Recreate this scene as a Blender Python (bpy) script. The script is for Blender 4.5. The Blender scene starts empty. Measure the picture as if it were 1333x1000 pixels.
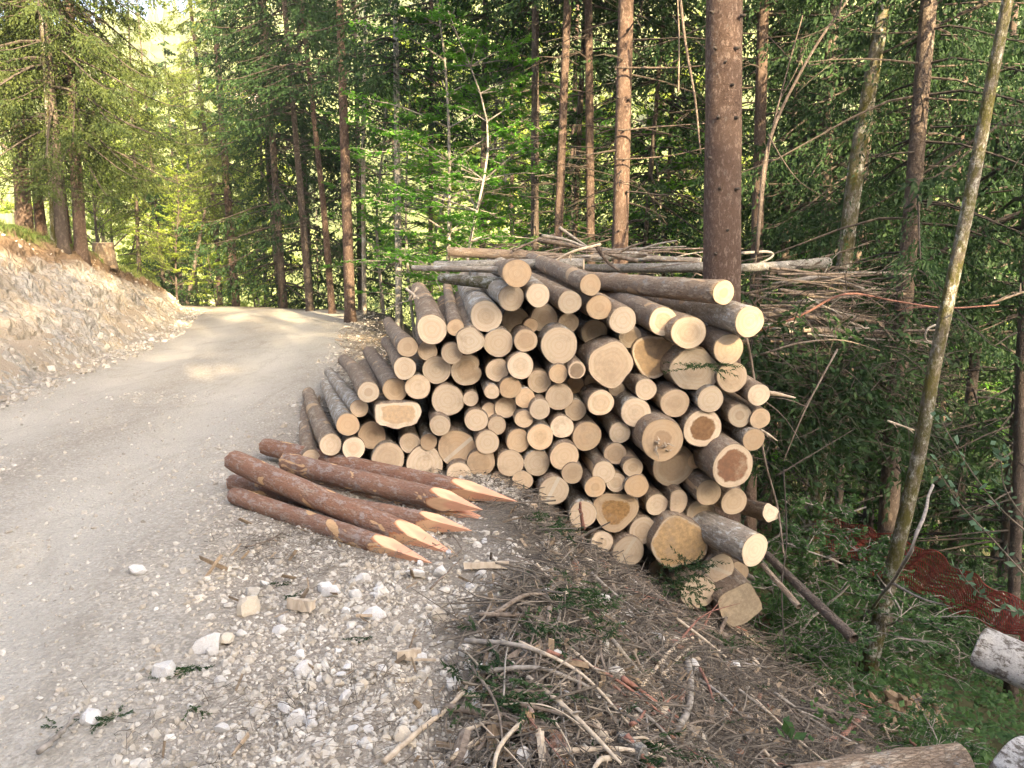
import bpy, math, random
import numpy as np
from mathutils import Vector, Matrix, Quaternion

random.seed(7); RNG = np.random.default_rng(7)
SC = bpy.context.scene
COL = SC.collection
# ------------------------------------------------------------------ camera
PITCH = math.radians(9.5); CAMZ = 1.6
cam_d = bpy.data.cameras.new('camera'); cam = bpy.data.objects.new('camera', cam_d); COL.objects.link(cam)
cam.location = (0, 0, CAMZ); cam.rotation_euler = (math.pi/2-PITCH, 0, 0)
cam_d.sensor_width = 36; cam_d.lens = 36*1000/1333; cam_d.clip_start = .05; cam_d.clip_end = 3000
SC.camera = cam
# ------------------------------------------------------------------ light
SUN_EL, SUN_ROT = math.radians(21), math.radians(152)
w = bpy.data.worlds.new('World'); SC.world = w; w.use_nodes = True
nt = w.node_tree; nt.nodes.clear()
sky = nt.nodes.new('ShaderNodeTexSky'); sky.sky_type = 'NISHITA'; sky.sun_disc = False
sky.sun_elevation = SUN_EL; sky.sun_rotation = SUN_ROT
sky.air_density = 0.75; sky.dust_density = 7.0; sky.ozone_density = 0.0; sky.altitude = 600
bg = nt.nodes.new('ShaderNodeBackground'); bg.inputs[1].default_value = 0.15
wo = nt.nodes.new('ShaderNodeOutputWorld')
nt.links.new(sky.outputs[0], bg.inputs[0]); nt.links.new(bg.outputs[0], wo.inputs[0])
sd = bpy.data.lights.new('sun', 'SUN'); sun = bpy.data.objects.new('sun', sd); COL.objects.link(sun)
sd.energy = 5.0; sd.angle = math.radians(.6); sd.color = (1, .77, .46)
sdir = Vector((math.sin(SUN_ROT)*math.cos(SUN_EL), math.cos(SUN_ROT)*math.cos(SUN_EL), math.sin(SUN_EL)))
sun.rotation_euler = sdir.to_track_quat('Z', 'Y').to_euler(); sun.location = (30, -60, 40)
vs = SC.view_settings
SC.display_settings.display_device = 'sRGB'
vs.view_transform = 'Standard'; vs.look = 'None'; vs.gamma = 1; vs.use_curve_mapping = False
vs.exposure = 2.8
cy = SC.cycles
cy.max_bounces = 6; cy.diffuse_bounces = 4; cy.glossy_bounces = 2; cy.transmission_bounces = 3; cy.transparent_max_bounces = 4
cy.use_denoising = True; cy.caustics_reflective = False; cy.caustics_refractive = False
try: cy.denoiser = 'OPENIMAGEDENOISE'
except Exception: pass

# ------------------------------------------------------------------ helpers
CP, SP = math.cos(PITCH), math.sin(PITCH)
def ray(px, py):
    u, v = (px-666.5)/1000, (500-py)/1000
    return np.array([u, CP+v*SP, -SP+v*CP])
def at(px, py, Y):
    d = ray(px, py); t = Y/d[1]
    return np.array([0, 0, CAMZ])+t*d
def depth_scale(px, py, Y):          # metres per photo pixel there
    return Y/ray(px, py)[1]/1000
def project(p):
    x, y, z = p[0], p[1], p[2]-CAMZ
    c = y*CP-z*SP; up = y*SP+z*CP
    return 666.5+1000*x/c, 500-1000*up/c, c
def _hash(ix, iy, s):
    n = (ix.astype(np.int64)*374761393+iy.astype(np.int64)*668265263+s*1442695041) & 0xffffffff
    n = ((n ^ (n >> 13))*1274126177) & 0xffffffff
    return ((n ^ (n >> 16)) & 0xffff)/65535.0
def vnoise(x, y, s=0):
    x = np.asarray(x, float); y = np.asarray(y, float)
    ix, iy = np.floor(x), np.floor(y); fx, fy = x-ix, y-iy
    fx = fx*fx*(3-2*fx); fy = fy*fy*(3-2*fy)
    a = _hash(ix, iy, s); b = _hash(ix+1, iy, s); c = _hash(ix, iy+1, s); d = _hash(ix+1, iy+1, s)
    return (a*(1-fx)+b*fx)*(1-fy)+(c*(1-fx)+d*fx)*fy
def fbm(x, y, o=4, s=0, g=.5):
    t = 0; a = 1; n = 0
    for k in range(o):
        t = t+a*vnoise(np.asarray(x)*2**k, np.asarray(y)*2**k, s+k*17); n += a; a *= g
    return t/n*2-1
def sstep(a, b, x):
    t = np.clip((np.asarray(x, float)-a)/(b-a), 0, 1); return t*t*(3-2*t)

class Acc:
    """collects vertices and faces for one mesh"""
    def __init__(s): s.v = []; s.f3 = []; s.f4 = []; s.n = 0; s.a = {}; s.m3 = []; s.m4 = []
    def add(s, v, tris=None, quads=None, mat=0, **attr):
        v = np.asarray(v, float).reshape(-1, 3)
        if tris is not None and len(tris):
            s.f3.append(np.asarray(tris)+s.n); s.m3.append(np.full(len(tris), mat) if np.isscalar(mat) else mat)
        if quads is not None and len(quads):
            s.f4.append(np.asarray(quads)+s.n); s.m4.append(np.full(len(quads), mat) if np.isscalar(mat) else mat)
        for k, val in attr.items(): s.a.setdefault(k, []).append((s.n, np.broadcast_to(val, (len(v),)).astype(np.float32)))
        s.v.append(v); s.n += len(v)
    def mesh(s, name, mats=(), smooth=False):
        me = bpy.data.meshes.new(name)
        V = np.concatenate(s.v) if s.v else np.zeros((0, 3))
        f3 = np.concatenate(s.f3).reshape(-1, 3) if s.f3 else np.zeros((0, 3), int)
        f4 = np.concatenate(s.f4).reshape(-1, 4) if s.f4 else np.zeros((0, 4), int)
        me.vertices.add(len(V)); me.vertices.foreach_set('co', V.astype(np.float32).ravel())
        me.loops.add(f3.size+f4.size); me.loops.foreach_set('vertex_index', np.concatenate([f3.ravel(), f4.ravel()]).astype(np.int32))
        nf = len(f3)+len(f4); me.polygons.add(nf)
        st = np.concatenate([np.arange(len(f3))*3, f3.size+np.arange(len(f4))*4]).astype(np.int32)
        me.polygons.foreach_set('loop_start', st)
        mi = np.concatenate(([np.concatenate(s.m3)] if s.m3 else [])+([np.concatenate(s.m4)] if s.m4 else [])+[np.zeros(0)]).astype(np.int32)
        me.polygons.foreach_set('material_index', mi)
        me.polygons.foreach_set('use_smooth', np.full(nf, smooth))
        for k, parts in s.a.items():
            arr = np.zeros(len(V), np.float32)
            for st0, val in parts: arr[st0:st0+len(val)] = val
            at_ = me.attributes.new(k, 'FLOAT', 'POINT'); at_.data.foreach_set('value', arr)
        for m in mats: me.materials.append(m)
        me.update(calc_edges=True); me.validate()
        return me
def link(name, data, parent=None, **props):
    o = bpy.data.objects.new(name, data); COL.objects.link(o)
    if parent is not None: o.parent = parent
    for k, v in props.items():
        if v is not None: o[k] = v
    return o
def thing(name, label, cat, group=None, loc=(0, 0, 0), rot=None, data=None):
    o = link(name, data, None, label=label, category=cat, group=group)
    if rot is not None: o.matrix_world = Matrix.LocRotScale(Vector(loc), rot, None)
    else: o.location = loc
    return o
def frame_from(zdir, up=(0, 0, 1)):
    z = Vector(zdir).normalized(); u = Vector(up)
    x = u.cross(z)
    if x.length < 1e-4: x = Vector((1, 0, 0))
    x.normalize(); y = z.cross(x)
    return Matrix((x, y, z)).transposed()
def spline(pts, n):
    """Catmull-Rom through pts, n samples"""
    P = np.asarray(pts, float)
    if len(P) == 2: return P[0]+(P[1]-P[0])*np.linspace(0, 1, n)[:, None]
    Q = np.vstack([2*P[0]-P[1], P, 2*P[-1]-P[-2]])
    t = np.linspace(0, len(P)-1-1e-9, n); i = t.astype(int); f = (t-i)[:, None]
    a, b, c, d = Q[i], Q[i+1], Q[i+2], Q[i+3]
    return .5*(2*b+(c-a)*f+(2*a-5*b+4*c-d)*f**2+(3*b-a-3*c+d)*f**3)
def tube(acc, pts, rad, sides=8, cap=True, mat=0, jag=0, rough=0, **attr):
    P = np.asarray(pts, float); n = len(P)
    R = np.broadcast_to(np.asarray(rad, float), (n,)).copy()
    T = np.gradient(P, axis=0); T /= np.linalg.norm(T, axis=1)[:, None]+1e-9
    ref = np.array([0, 0, 1.]) if abs(T[:, 2]).mean() < .8 else np.array([1., 0, 0])
    U = np.cross(T, ref); U /= np.linalg.norm(U, axis=1)[:, None]+1e-9
    W = np.cross(T, U)
    th = np.linspace(0, 2*math.pi, sides, endpoint=False)
    rr = R[:, None]*np.ones(sides)
    if rough: rr = rr*(1+rough*RNG.uniform(-1, 1, rr.shape))
    V = P[:, None, :]+rr[:, :, None]*(np.cos(th)[None, :, None]*U[:, None, :]+np.sin(th)[None, :, None]*W[:, None, :])
    if jag:
        V[-1] += T[-1]*RNG.uniform(-jag, jag, sides)[:, None]; V[0] += T[0]*RNG.uniform(-jag, jag, sides)[:, None]*.5
    i = np.arange(n-1)[:, None]*sides; j = np.arange(sides)[None, :]; k = (j+1) % sides
    q = np.stack([i+j, i+sides+j, i+sides+k, i+k], -1).reshape(-1, 4)
    V = V.reshape(-1, 3)
    tris = []
    if cap:
        V = np.vstack([V, P[0], P[-1]]); a, b = n*sides, n*sides+1
        jj = np.arange(sides); kk = (jj+1) % sides
        tris = np.vstack([np.stack([jj*0+a, jj, kk], 1), np.stack([jj*0+b, (n-1)*sides+kk, (n-1)*sides+jj], 1)])
    acc.add(V, tris, q, mat, **attr)

def rand_rot(n, flat=False):
    if flat:
        a = RNG.uniform(0, 2*math.pi, n); c, s = np.cos(a), np.sin(a)
        M = np.zeros((n, 3, 3)); M[:, 0, 0] = c; M[:, 0, 1] = -s; M[:, 1, 0] = s; M[:, 1, 1] = c; M[:, 2, 2] = 1
        return M
    q = RNG.normal(size=(n, 4)); q /= np.linalg.norm(q, axis=1)[:, None]; w_, x, y, z = q.T
    return np.stack([1-2*(y*y+z*z), 2*(x*y-z*w_), 2*(x*z+y*w_), 2*(x*y+z*w_), 1-2*(x*x+z*z), 2*(y*z-x*w_), 2*(x*z-y*w_), 2*(y*z+x*w_), 1-2*(x*x+y*y)], -1).reshape(n, 3, 3)
def stamp(acc, bv, bf, pos, scale, rot, quads=False, **attr):
    n, k = len(pos), len(bv)
    if not n: return
    V = np.einsum('nij,nkj->nki', rot, bv[None]*np.asarray(scale)[:, None, :])+pos[:, None, :]
    F = (np.asarray(bf)[None]+(np.arange(n)*k)[:, None, None]).reshape(-1, np.asarray(bf).shape[1])
    at_ = {a: np.repeat(v, k) for a, v in attr.items()}
    acc.add(V.reshape(-1, 3), None if quads else F, F if quads else None, **at_)
def icos():
    p = (1+5**.5)/2
    v = np.array([(-1, p, 0), (1, p, 0), (-1, -p, 0), (1, -p, 0), (0, -1, p), (0, 1, p), (0, -1, -p), (0, 1, -p), (p, 0, -1), (p, 0, 1), (-p, 0, -1), (-p, 0, 1)], float)
    v /= np.linalg.norm(v[0])
    f = np.array([(0, 11, 5), (0, 5, 1), (0, 1, 7), (0, 7, 10), (0, 10, 11), (1, 5, 9), (5, 11, 4), (11, 10, 2), (10, 7, 6), (7, 1, 8), (3, 9, 4), (3, 4, 2), (3, 2, 6), (3, 6, 8), (3, 8, 9), (4, 9, 5), (2, 4, 11), (6, 2, 10), (8, 6, 7), (9, 8, 1)])
    return v, f
ICO_V, ICO_F = icos()
def subdiv(v, f):
    v = [tuple(x) for x in v]; cache = {}; out = []
    def mid(a, b):
        k = (min(a, b), max(a, b))
        if k not in cache:
            m = (np.array(v[a])+np.array(v[b]))/2; m /= np.linalg.norm(m); v.append(tuple(m)); cache[k] = len(v)-1
        return cache[k]
    for a, b, c in f:
        ab, bc, ca = mid(a, b), mid(b, c), mid(c, a); out += [(a, ab, ca), (b, bc, ab), (c, ca, bc), (ab, bc, ca)]
    return np.array(v), np.array(out)
ICO2_V, ICO2_F = subdiv(ICO_V, ICO_F)
def rock(seed, fine=False):
    r = np.random.default_rng(seed); v = (ICO2_V if fine else ICO_V).copy()
    for k in range(7 if fine else 4):       # chop flat sides
        n = r.normal(size=3); n /= np.linalg.norm(n); d = r.uniform(.45, .8)
        s = v@n; v = v-np.maximum(s-d, 0)[:, None]*n
    v *= 1+r.uniform(-.07, .07, (len(v), 1))
    return v*np.array([1, r.uniform(.65, .95), r.uniform(.5, .8)])

# ------------------------------------------------------------------ terrain shape
def s_edge(y): return np.interp(y, [-10, 2, 5.5, 8, 12, 15, 20, 40], [.3, .15, -.25, -.9, -1.6, -2.2, -3.3, -4])
def D_out(x, y):                      # >0 : off the shoulder, on the falling slope
    a = x-s_edge(y); b = (y-24.3)+.28*(x+8)
    k = 1.2; return np.log(np.exp(np.clip(a/k, -30, 30))+np.exp(np.clip(b/k, -30, 30)))*k
def x_left(y): return np.interp(y, [-10, 0, 9, 15, 22, 26, 34], [-4.3, -4.6, -6.0, -7.1, -9.3, -12, -22])
def bank_h(y): return np.interp(y, [-12, 0, 6, 12, 17, 21, 24.5, 28], [3, 3, 2.6, 2.25, 1.75, .95, .25, 0])
def verge_x(y): return np.interp(y, [0, 2.2, 4.2, 7, 10, 15, 20], [-.75, -1.05, -1.75, -2.1, -2.4, -3.1, -4.2])
def height(x, y, rough=True):
    x = np.asarray(x, float); y = np.asarray(y, float)
    D = D_out(x, y); d = np.maximum(D, 0)
    fall = .66*np.minimum(d, 3)+.47*np.clip(d-3, 0, 12)+.36*np.clip(d-15, 0, 60)
    fall = fall*sstep(-.2, .8, d+.0)+0
    B = x_left(y)-x; H = bank_h(y)
    b = np.maximum(B, 0)
    up = np.minimum(b*1.0, H)+.22*np.clip(b-H, 0, 8)*sstep(28, 20, y)+.1*np.clip(b-8-H, 0, 40)*sstep(28, 18, y)
    shade_ridge = np.clip(-6.5-y, 0, 11)*.62*sstep(60, 30, np.abs(x-5))  # unseen rise added behind the camera, shaped to block the low sun
    z = up-fall+shade_ridge
    if rough:
        offr = sstep(-1.2, .2, D)
        z = z+.025*fbm(x*1.1, y*1.1, 3, 3)+offr*(.05*fbm(x*2.2, y*2.2, 4, 9)+.25*fbm(x*.25, y*.25, 3, 21)*sstep(4, 10, D))
        rut = np.abs(x-(x_left(y)+verge_x(y))/2)       # two shallow wheel tracks
        z = z-.035*np.exp(-((rut-.85)/.35)**2)*(D < -.3)*(B < 0)
    return z
def ground_at(px, py, lift=0.0):
    d = ray(px, py); t = np.linspace(1.2, 60, 5000)
    P = d[None]*t[:, None]; z = P[:, 2]+CAMZ; h = height(P[:, 0], P[:, 1])
    i = np.argmax(z < h); t0 = t[i]
    return np.array([d[0]*t0, d[1]*t0, float(height(d[0]*t0, d[1]*t0))+lift])
# ------------------------------------------------------------------ materials
class NB:
    def __init__(s, name):
        s.m = bpy.data.materials.new(name); s.m.use_nodes = True; s.t = s.m.node_tree; s.t.nodes.clear()
        s.out = s.t.nodes.new('ShaderNodeOutputMaterial')
    def n(s, typ, ins=None, **kw):
        nd = s.t.nodes.new('ShaderNode'+typ)
        for k, v in kw.items(): setattr(nd, k, v)
        for k, v in (ins or {}).items(): s.put(nd.inputs[k], v)
        return nd
    def put(s, sock, v):
        if isinstance(v, bpy.types.NodeSocket): s.t.links.new(v, sock)
        elif isinstance(v, (tuple, list)) and len(v) == 3 and sock.type == 'RGBA': sock.default_value = (*v, 1)
        else: sock.default_value = v
    def mix(s, f, a, b, mode='MIX'):
        nd = s.t.nodes.new('ShaderNodeMix'); nd.data_type = 'RGBA'; nd.blend_type = mode; nd.clamp_factor = True
        s.put(nd.inputs[0], f); s.put(nd.inputs[6], a); s.put(nd.inputs[7], b); return nd.outputs[2]
    def math(s, op, a, b=0.0, c=None):
        nd = s.t.nodes.new('ShaderNodeMath'); nd.operation = op; s.put(nd.inputs[0], a); s.put(nd.inputs[1], b)
        if c is not None: s.put(nd.inputs[2], c)
        return nd.outputs[0]
    def ramp(s, f, a, b, lo=0.0, hi=1.0):
        nd = s.t.nodes.new('ShaderNodeMapRange'); nd.interpolation_type = 'SMOOTHSTEP'
        s.put(nd.inputs[0], f); s.put(nd.inputs[1], a); s.put(nd.inputs[2], b); s.put(nd.inputs[3], lo); s.put(nd.inputs[4], hi); return nd.outputs[0]
    def noise(s, sc, vec=None, det=4, rough=.55, w=None, dist=0):
        nd = s.t.nodes.new('ShaderNodeTexNoise'); nd.inputs['Scale'].default_value = sc; nd.inputs['Detail'].default_value = det
        nd.inputs['Roughness'].default_value = rough; nd.inputs['Distortion'].default_value = dist
        if w is not None: nd.noise_dimensions = '4D'; s.put(nd.inputs['W'], w)
        if vec is not None: s.put(nd.inputs['Vector'], vec)
        return nd.outputs[0]
    def voro(s, sc, vec=None, feat='F1', out='Distance', rnd=1):
        nd = s.t.nodes.new('ShaderNodeTexVoronoi'); nd.feature = feat; nd.inputs['Scale'].default_value = sc; nd.inputs['Randomness'].default_value = rnd
        if vec is not None: s.put(nd.inputs['Vector'], vec)
        return nd.outputs[out]
    def obj(s, scale=(1, 1, 1)):
        tc = s.t.nodes.new('ShaderNodeTexCoord'); mp = s.t.nodes.new('ShaderNodeMapping'); mp.inputs['Scale'].default_value = scale
        s.t.links.new(tc.outputs['Object'], mp.inputs[0]); return mp.outputs[0]
    def rnd(s): return s.n('ObjectInfo').outputs['Random']
    def attr(s, name, typ='GEOMETRY', out='Fac'):
        nd = s.n('Attribute', attribute_type=typ, attribute_name=name); return nd.outputs[out]
    def finish(s, col, rough=.9, bump=None, bs=.5, bd=.01, spec=.2, trans=None):
        b = s.n('BsdfPrincipled'); s.put(b.inputs['Base Color'], col); s.put(b.inputs['Roughness'], rough)
        b.inputs['Specular IOR Level'].default_value = spec
        if bump is not None:
            bn = s.n('Bump', {'Strength': bs, 'Distance': bd, 'Height': bump}); s.t.links.new(bn.outputs[0], b.inputs['Normal'])
        sh = b.outputs[0]
        if trans:
            t = s.n('BsdfTranslucent'); s.put(t.inputs[0], trans[1]); mx = s.n('MixShader'); mx.inputs[0].default_value = trans[0]
            s.t.links.new(sh, mx.inputs[1]); s.t.links.new(t.outputs[0], mx.inputs[2]); sh = mx.outputs[0]
        s.t.links.new(sh, s.out.inputs[0]); return s.m

def mat_terrain():
    b = NB('terrain'); P = b.obj()
    n1 = b.noise(1.2, P, 6); n2 = b.noise(14, P, 6, .7); n3 = b.noise(90, P, 3, .7); nw = b.noise(.5, P, 3)
    gravel = b.mix(n1, (.31, .285, .235), (.41, .38, .32)); gravel = b.mix(b.ramp(n2, .35, .7), b.mix(.5, gravel, (.34, .30, .25)), gravel)
    v = b.voro(62, P, out='Color'); vv = b.n('SeparateColor', {0: v}).outputs[0]
    gravel = b.mix(.6, gravel, b.mix(vv, (.16, .145, .12), (.54, .50, .44)))
    gravel = b.mix(b.ramp(b.noise(3.2, b.obj((1, .45, 1)), 6, .75, dist=.5), .45, .7, 0, .55), gravel, (.27, .24, .195))
    track = b.mix(n1, (.57, .54, .475), (.50, .47, .405))
    gravel = b.mix(b.math('MULTIPLY', b.attr('track'), .85), gravel, b.mix(b.ramp(n3, .3, .7), b.mix(.45, track, (.28, .25, .21)), track))
    gravel = b.mix(b.ramp(b.noise(2.3, b.obj((1, .35, 1)), 7, .8, dist=.8), .48, .66, 0, .4), gravel, (.25, .22, .175))
    gravel = b.mix(b.ramp(b.voro(24, P, out='Distance'), .28, .16, 0, .35), gravel, (.62, .58, .51))
    dust = b.mix(n2, (.16, .13, .10), (.30, .26, .21))
    verge = b.mix(b.ramp(n3, .35, .65), dust, gravel)
    soil = b.mix(n2, (.03, .025, .02), (.09, .078, .066)); soil = b.mix(b.ramp(n3, .55, .75), soil, (.22, .20, .175))
    floor = b.mix(n2, (.03, .045, .015), (.07, .055, .03))
    earth = b.mix(n1, (.36, .28, .2), (.42, .37, .30))
    c = b.mix(b.attr('verge'), gravel, verge); c = b.mix(b.attr('soil'), c, soil); c = b.mix(b.attr('green'), c, floor)
    grass = b.mix(n2, (.10, .13, .03), (.17, .15, .06)); bz = b.attr('bankz'); c = b.mix(b.math('MINIMUM', b.math('MULTIPLY', bz, 2.0), 1.0), c, b.mix(b.math('MULTIPLY', b.ramp(bz, .6, .9), b.ramp(nw, .4, .55)), earth, grass))
    h = b.math('ADD', b.math('MULTIPLY', n3, .6), b.math('MULTIPLY', n2, 1.4))
    h = b.math('ADD', h, b.math('MULTIPLY', b.voro(55, P), .5))
    return b.finish(c, .95, h, .9, .02, .1)
def mat_bank():
    b = NB('bank_earth'); P = b.obj(); P2 = b.obj((1, 1, .5))
    n1 = b.noise(.9, P, 5); n2 = b.noise(5, P2, 7, .65, dist=.6); n3 = b.noise(28, P, 5, .7)
    ck = b.voro(7, P2, 'F1', 'Color'); ck = b.n('SeparateColor', {0: ck}).outputs[1]
    rockc = b.mix(ck, (.29, .28, .255), (.47, .45, .41)); rockc = b.mix(b.ramp(n2, .5, .62), rockc, (.42, .355, .27))
    rockc = b.mix(b.ramp(n3, .3, .55), b.mix(.55, rockc, (.22, .17, .12)), rockc)
    rockc = b.mix(b.ramp(n1, .42, .62, 0, .45), rockc, (.38, .30, .205))
    soil = b.mix(n2, (.12, .08, .05), (.28, .20, .13)); grass = b.mix(n2, (.08, .13, .03), (.17, .22, .06))
    t = b.math('ADD', b.attr('up'), b.math('MULTIPLY', b.math('SUBTRACT', n2, .5), .35))
    c = b.mix(b.ramp(t, .62, .8), rockc, soil); c = b.mix(b.ramp(t, .9, 1.0), c, grass)
    h = b.math('ADD', b.math('MULTIPLY', n2, 2), b.math('ADD', n3, b.math('MULTIPLY', b.voro(9, P2), 1.2)))
    return b.finish(c, .95, h, .9, .05, .1)
def mat_stone(name, a, c2, tint=True):
    b = NB(name); P = b.obj(); n = b.noise(25, P, 5, .65); n2 = b.noise(6, P, 3)
    t = b.attr('tint') if tint else b.rnd()
    c = b.mix(t, a, c2); c = b.mix(b.ramp(n, .35, .7, .5, 0), c, (.25, .22, .18)); c = b.mix(b.ramp(n2, .5, .7, 0, .3), c, (.42, .33, .22))
    return b.finish(c, .85, n, .4, .01, .25)
def mat_bark(name, c1, c2, c3, patch=None, patch_amt=.0, psc=4.5, lich=None, lich_amt=0, sc=1.0, bd=.01, stretch=.25, moss=None):
    """grooved bark; object z runs along the stem"""
    b = NB(name); r = b.math('MULTIPLY', b.rnd(), 37.0); Pl = b.obj((sc, sc, sc*stretch)); P = b.obj((sc, sc, sc*.6))
    n1 = b.noise(22, Pl, 7, .7, r, .4); n2 = b.noise(3.2, P, 4, .6, r); n3 = b.noise(60, P, 4, .7, r)
    v = b.voro(58, b.n('VectorMath', {0: Pl, 1: b.n('CombineXYZ', {0: b.math('MULTIPLY', n1, .05), 1: b.math('MULTIPLY', n3, .03), 2: b.math('MULTIPLY', n1, .04)}).outputs[0]}, operation='ADD').outputs[0], 'DISTANCE_TO_EDGE')
    c = b.mix(n2, c1, c2); c = b.mix(b.ramp(n1, .5, .62), c, c3); c = b.mix(b.ramp(n3, .3, .5, .55, 0), c, (.03, .022, .016))
    c = b.mix(b.ramp(v, 0, .10, .22, 0), c, (.035, .025, .02))
    c = b.mix(b.math('MULTIPLY', b.ramp(b.rnd(), 0, 1), .35), c, b.mix(.5, c, (.22, .19, .17)))
    if lich: c = b.mix(b.ramp(b.noise(11, P, 6, .8, b.math('ADD', r, 9.0)), .62-.12*lich_amt, .68-.08*lich_amt), c, lich)
    if patch: c = b.mix(b.ramp(b.noise(psc, b.obj((1, 1, .4)), 3, .5, b.math('ADD', r, 3.0), .8), .69-.1*patch_amt, .705-.1*patch_amt), c, patch)
    if moss: c = b.mix(b.ramp(b.noise(11, b.obj((1, 1, .45)), 6, .8, r), .40, .60), c, moss)
    h = b.math('ADD', b.math('MULTIPLY', n1, 1.3), b.math('ADD', b.math('MULTIPLY', n3, .5), b.math('MULTIPLY', b.ramp(v, 0, .15), .5)))
    return b.finish(c, .92, h, .9, bd, .15)
def mat_cut():
    """sawn log end: rings by normalised radius, heart stain and shade from the log's own properties"""
    b = NB('sawn_wood'); P = b.obj(); r = b.math('MULTIPLY', b.rnd(), 51.0)
    rad = b.attr('rad'); R = b.attr('radius', 'OBJECT'); wob = b.noise(9, P, 3, .5, r)
    rr = b.math('ADD', b.math('MULTIPLY', rad, R), b.math('MULTIPLY', wob, .02))
    ring = b.math('SINE', b.math('MULTIPLY', rr, 620.0)); ring2 = b.math('SINE', b.math('MULTIPLY', rr, 210.0))
    pale, peach = (.68, .59, .46), (.64, .515, .37)
    c = b.mix(b.attr('warm', 'OBJECT'), pale, peach); c = b.mix(b.ramp(b.rnd(), .5, 1, 0, .85), c, (.60, .40, .22))
    c = b.mix(b.math('MULTIPLY', b.ramp(b.noise(11, P, 4, .6, r), .3, .7), .45), c, (.60, .49, .35))
    c = b.mix(b.ramp(ring, .2, 1, 0, .26), c, (.50, .32, .16)); c = b.mix(b.ramp(ring2, 0, 1, 0, .2), c, (.46, .29, .15))
    # saw marks across the face
    sep = b.n('SeparateXYZ', {0: P}); an = b.math('MULTIPLY', b.rnd(), 6.28)
    along = b.math('ADD', b.math('MULTIPLY', sep.outputs[0], b.math('COSINE', an)), b.math('MULTIPLY', sep.outputs[1], b.math('SINE', an)))
    cmb = b.n('CombineXYZ', {0: b.math('MULTIPLY', along, 160.0), 1: r, 2: 0.0}).outputs[0]
    saw = b.noise(1, cmb, 3, .6); c = b.mix(b.ramp(saw, .5, .75, 0, .32), c, (.48, .34, .2)); c = b.mix(b.ramp(saw, .45, .25, 0, .25), c, (.66, .57, .44))
    # pale untouched strip on some
    strip = b.math('MULTIPLY', b.attr('strip', 'OBJECT'), b.ramp(b.math('ABSOLUTE', b.math('SUBTRACT', along, .012)), .012, .016, 1, 0)); c = b.mix(strip, c, (.66, .59, .47))
    # heart stain
    hn = b.math('ADD', rad, b.math('MULTIPLY', b.math('SUBTRACT', b.noise(14, P, 4, .6, r), .5), .45))
    hm = b.math('MULTIPLY', b.ramp(b.math('SUBTRACT', b.attr('heart', 'OBJECT'), hn), -.05, .05), 1.0)
    hc = b.attr('hcol', 'OBJECT', 'Color'); hc = b.mix(b.ramp(b.noise(30, P, 5, .7, r), .35, .65, .55, 0), hc, (.09, .05, .025))
    c = b.mix(b.math('MULTIPLY', hm, b.attr('hamt', 'OBJECT')), c, hc)
    # radial checks
    ang = b.math('ARCTAN2', sep.outputs[1], sep.outputs[0])
    cn = b.noise(1, b.n('CombineXYZ', {0: b.math('MULTIPLY', ang, 5.0), 1: b.math('MULTIPLY', rad, .7), 2: r}).outputs[0], 4, .8)
    chk = b.math('MULTIPLY', b.ramp(cn, .71, .73), b.ramp(rad, .05, .3)); c = b.mix(b.math('MULTIPLY', b.math('MULTIPLY', chk, b.ramp(b.rnd(), .1, .7)), .7), c, (.20, .13, .07))
    dirt = b.noise(5, P, 5, .75, b.math('ADD', r, 5.0)); c = b.mix(b.ramp(dirt, .5, .7, 0, .75), c, (.40, .30, .20)); c = b.mix(b.ramp(b.noise(38, P, 6, .8, r), .62, .72, 0, .5), c, (.25, .18, .12))
    c = b.mix(b.ramp(rad, .95, .985), c, (.25, .15, .08))
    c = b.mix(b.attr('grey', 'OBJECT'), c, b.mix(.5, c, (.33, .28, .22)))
    c = b.mix(1.0, c, b.n('CombineColor', {0: b.attr('tone', 'OBJECT'), 1: b.attr('tone', 'OBJECT'), 2: b.attr('tone', 'OBJECT')}).outputs[0], 'MULTIPLY')
    return b.finish(c, .8, b.math('ADD', saw, b.math('MULTIPLY', ring, .15)), .35, .004, .2)
def mat_point():
    b = NB('fresh_shaved_wood'); P = b.obj(); rad = b.attr('rad'); g = b.noise(30, b.obj((1, 1, .12)), 5, .6, b.rnd())
    c = b.mix(b.ramp(rad, .60, .74), (.70, .37, .24), (.76, .50, .30)); c = b.mix(b.ramp(g, .35, .7, .45, 0), c, (.48, .27, .16))
    c = b.mix(b.ramp(rad, .93, .99), c, (.40, .17, .08)); return b.finish(c, .7, g, .5, .004, .25)
def mat_leaf(name, a, c2, tr=.35, sc=1.5, trc=None):
    b = NB(name); P = b.obj(); n = b.noise(sc, P, 4, .7)
    c = b.mix(b.ramp(n, .35, .65), a, c2); r = b.rnd(); c = b.mix(b.math('MULTIPLY', r, .4), c, b.mix(.5, c, c2))
    return b.finish(c, .7, None, trans=(tr, trc or b.mix(.5, c, tuple(min(1, x*1.6) for x in c2))), spec=.25)
def mat_plain(name, a, c2, sc=20, rough=.9, tint=False, bd=.005):
    b = NB(name); P = b.obj((1, 1, .3)) if not tint else b.obj(); n = b.noise(sc, P, 5, .65, b.rnd())
    c = b.mix(b.ramp(n, .3, .7), a, c2)
    if tint: c = b.mix(b.attr('tint'), b.mix(.6, c, a), b.mix(.6, c, c2))
    return b.finish(c, rough, n, .5, bd, .15)
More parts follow.
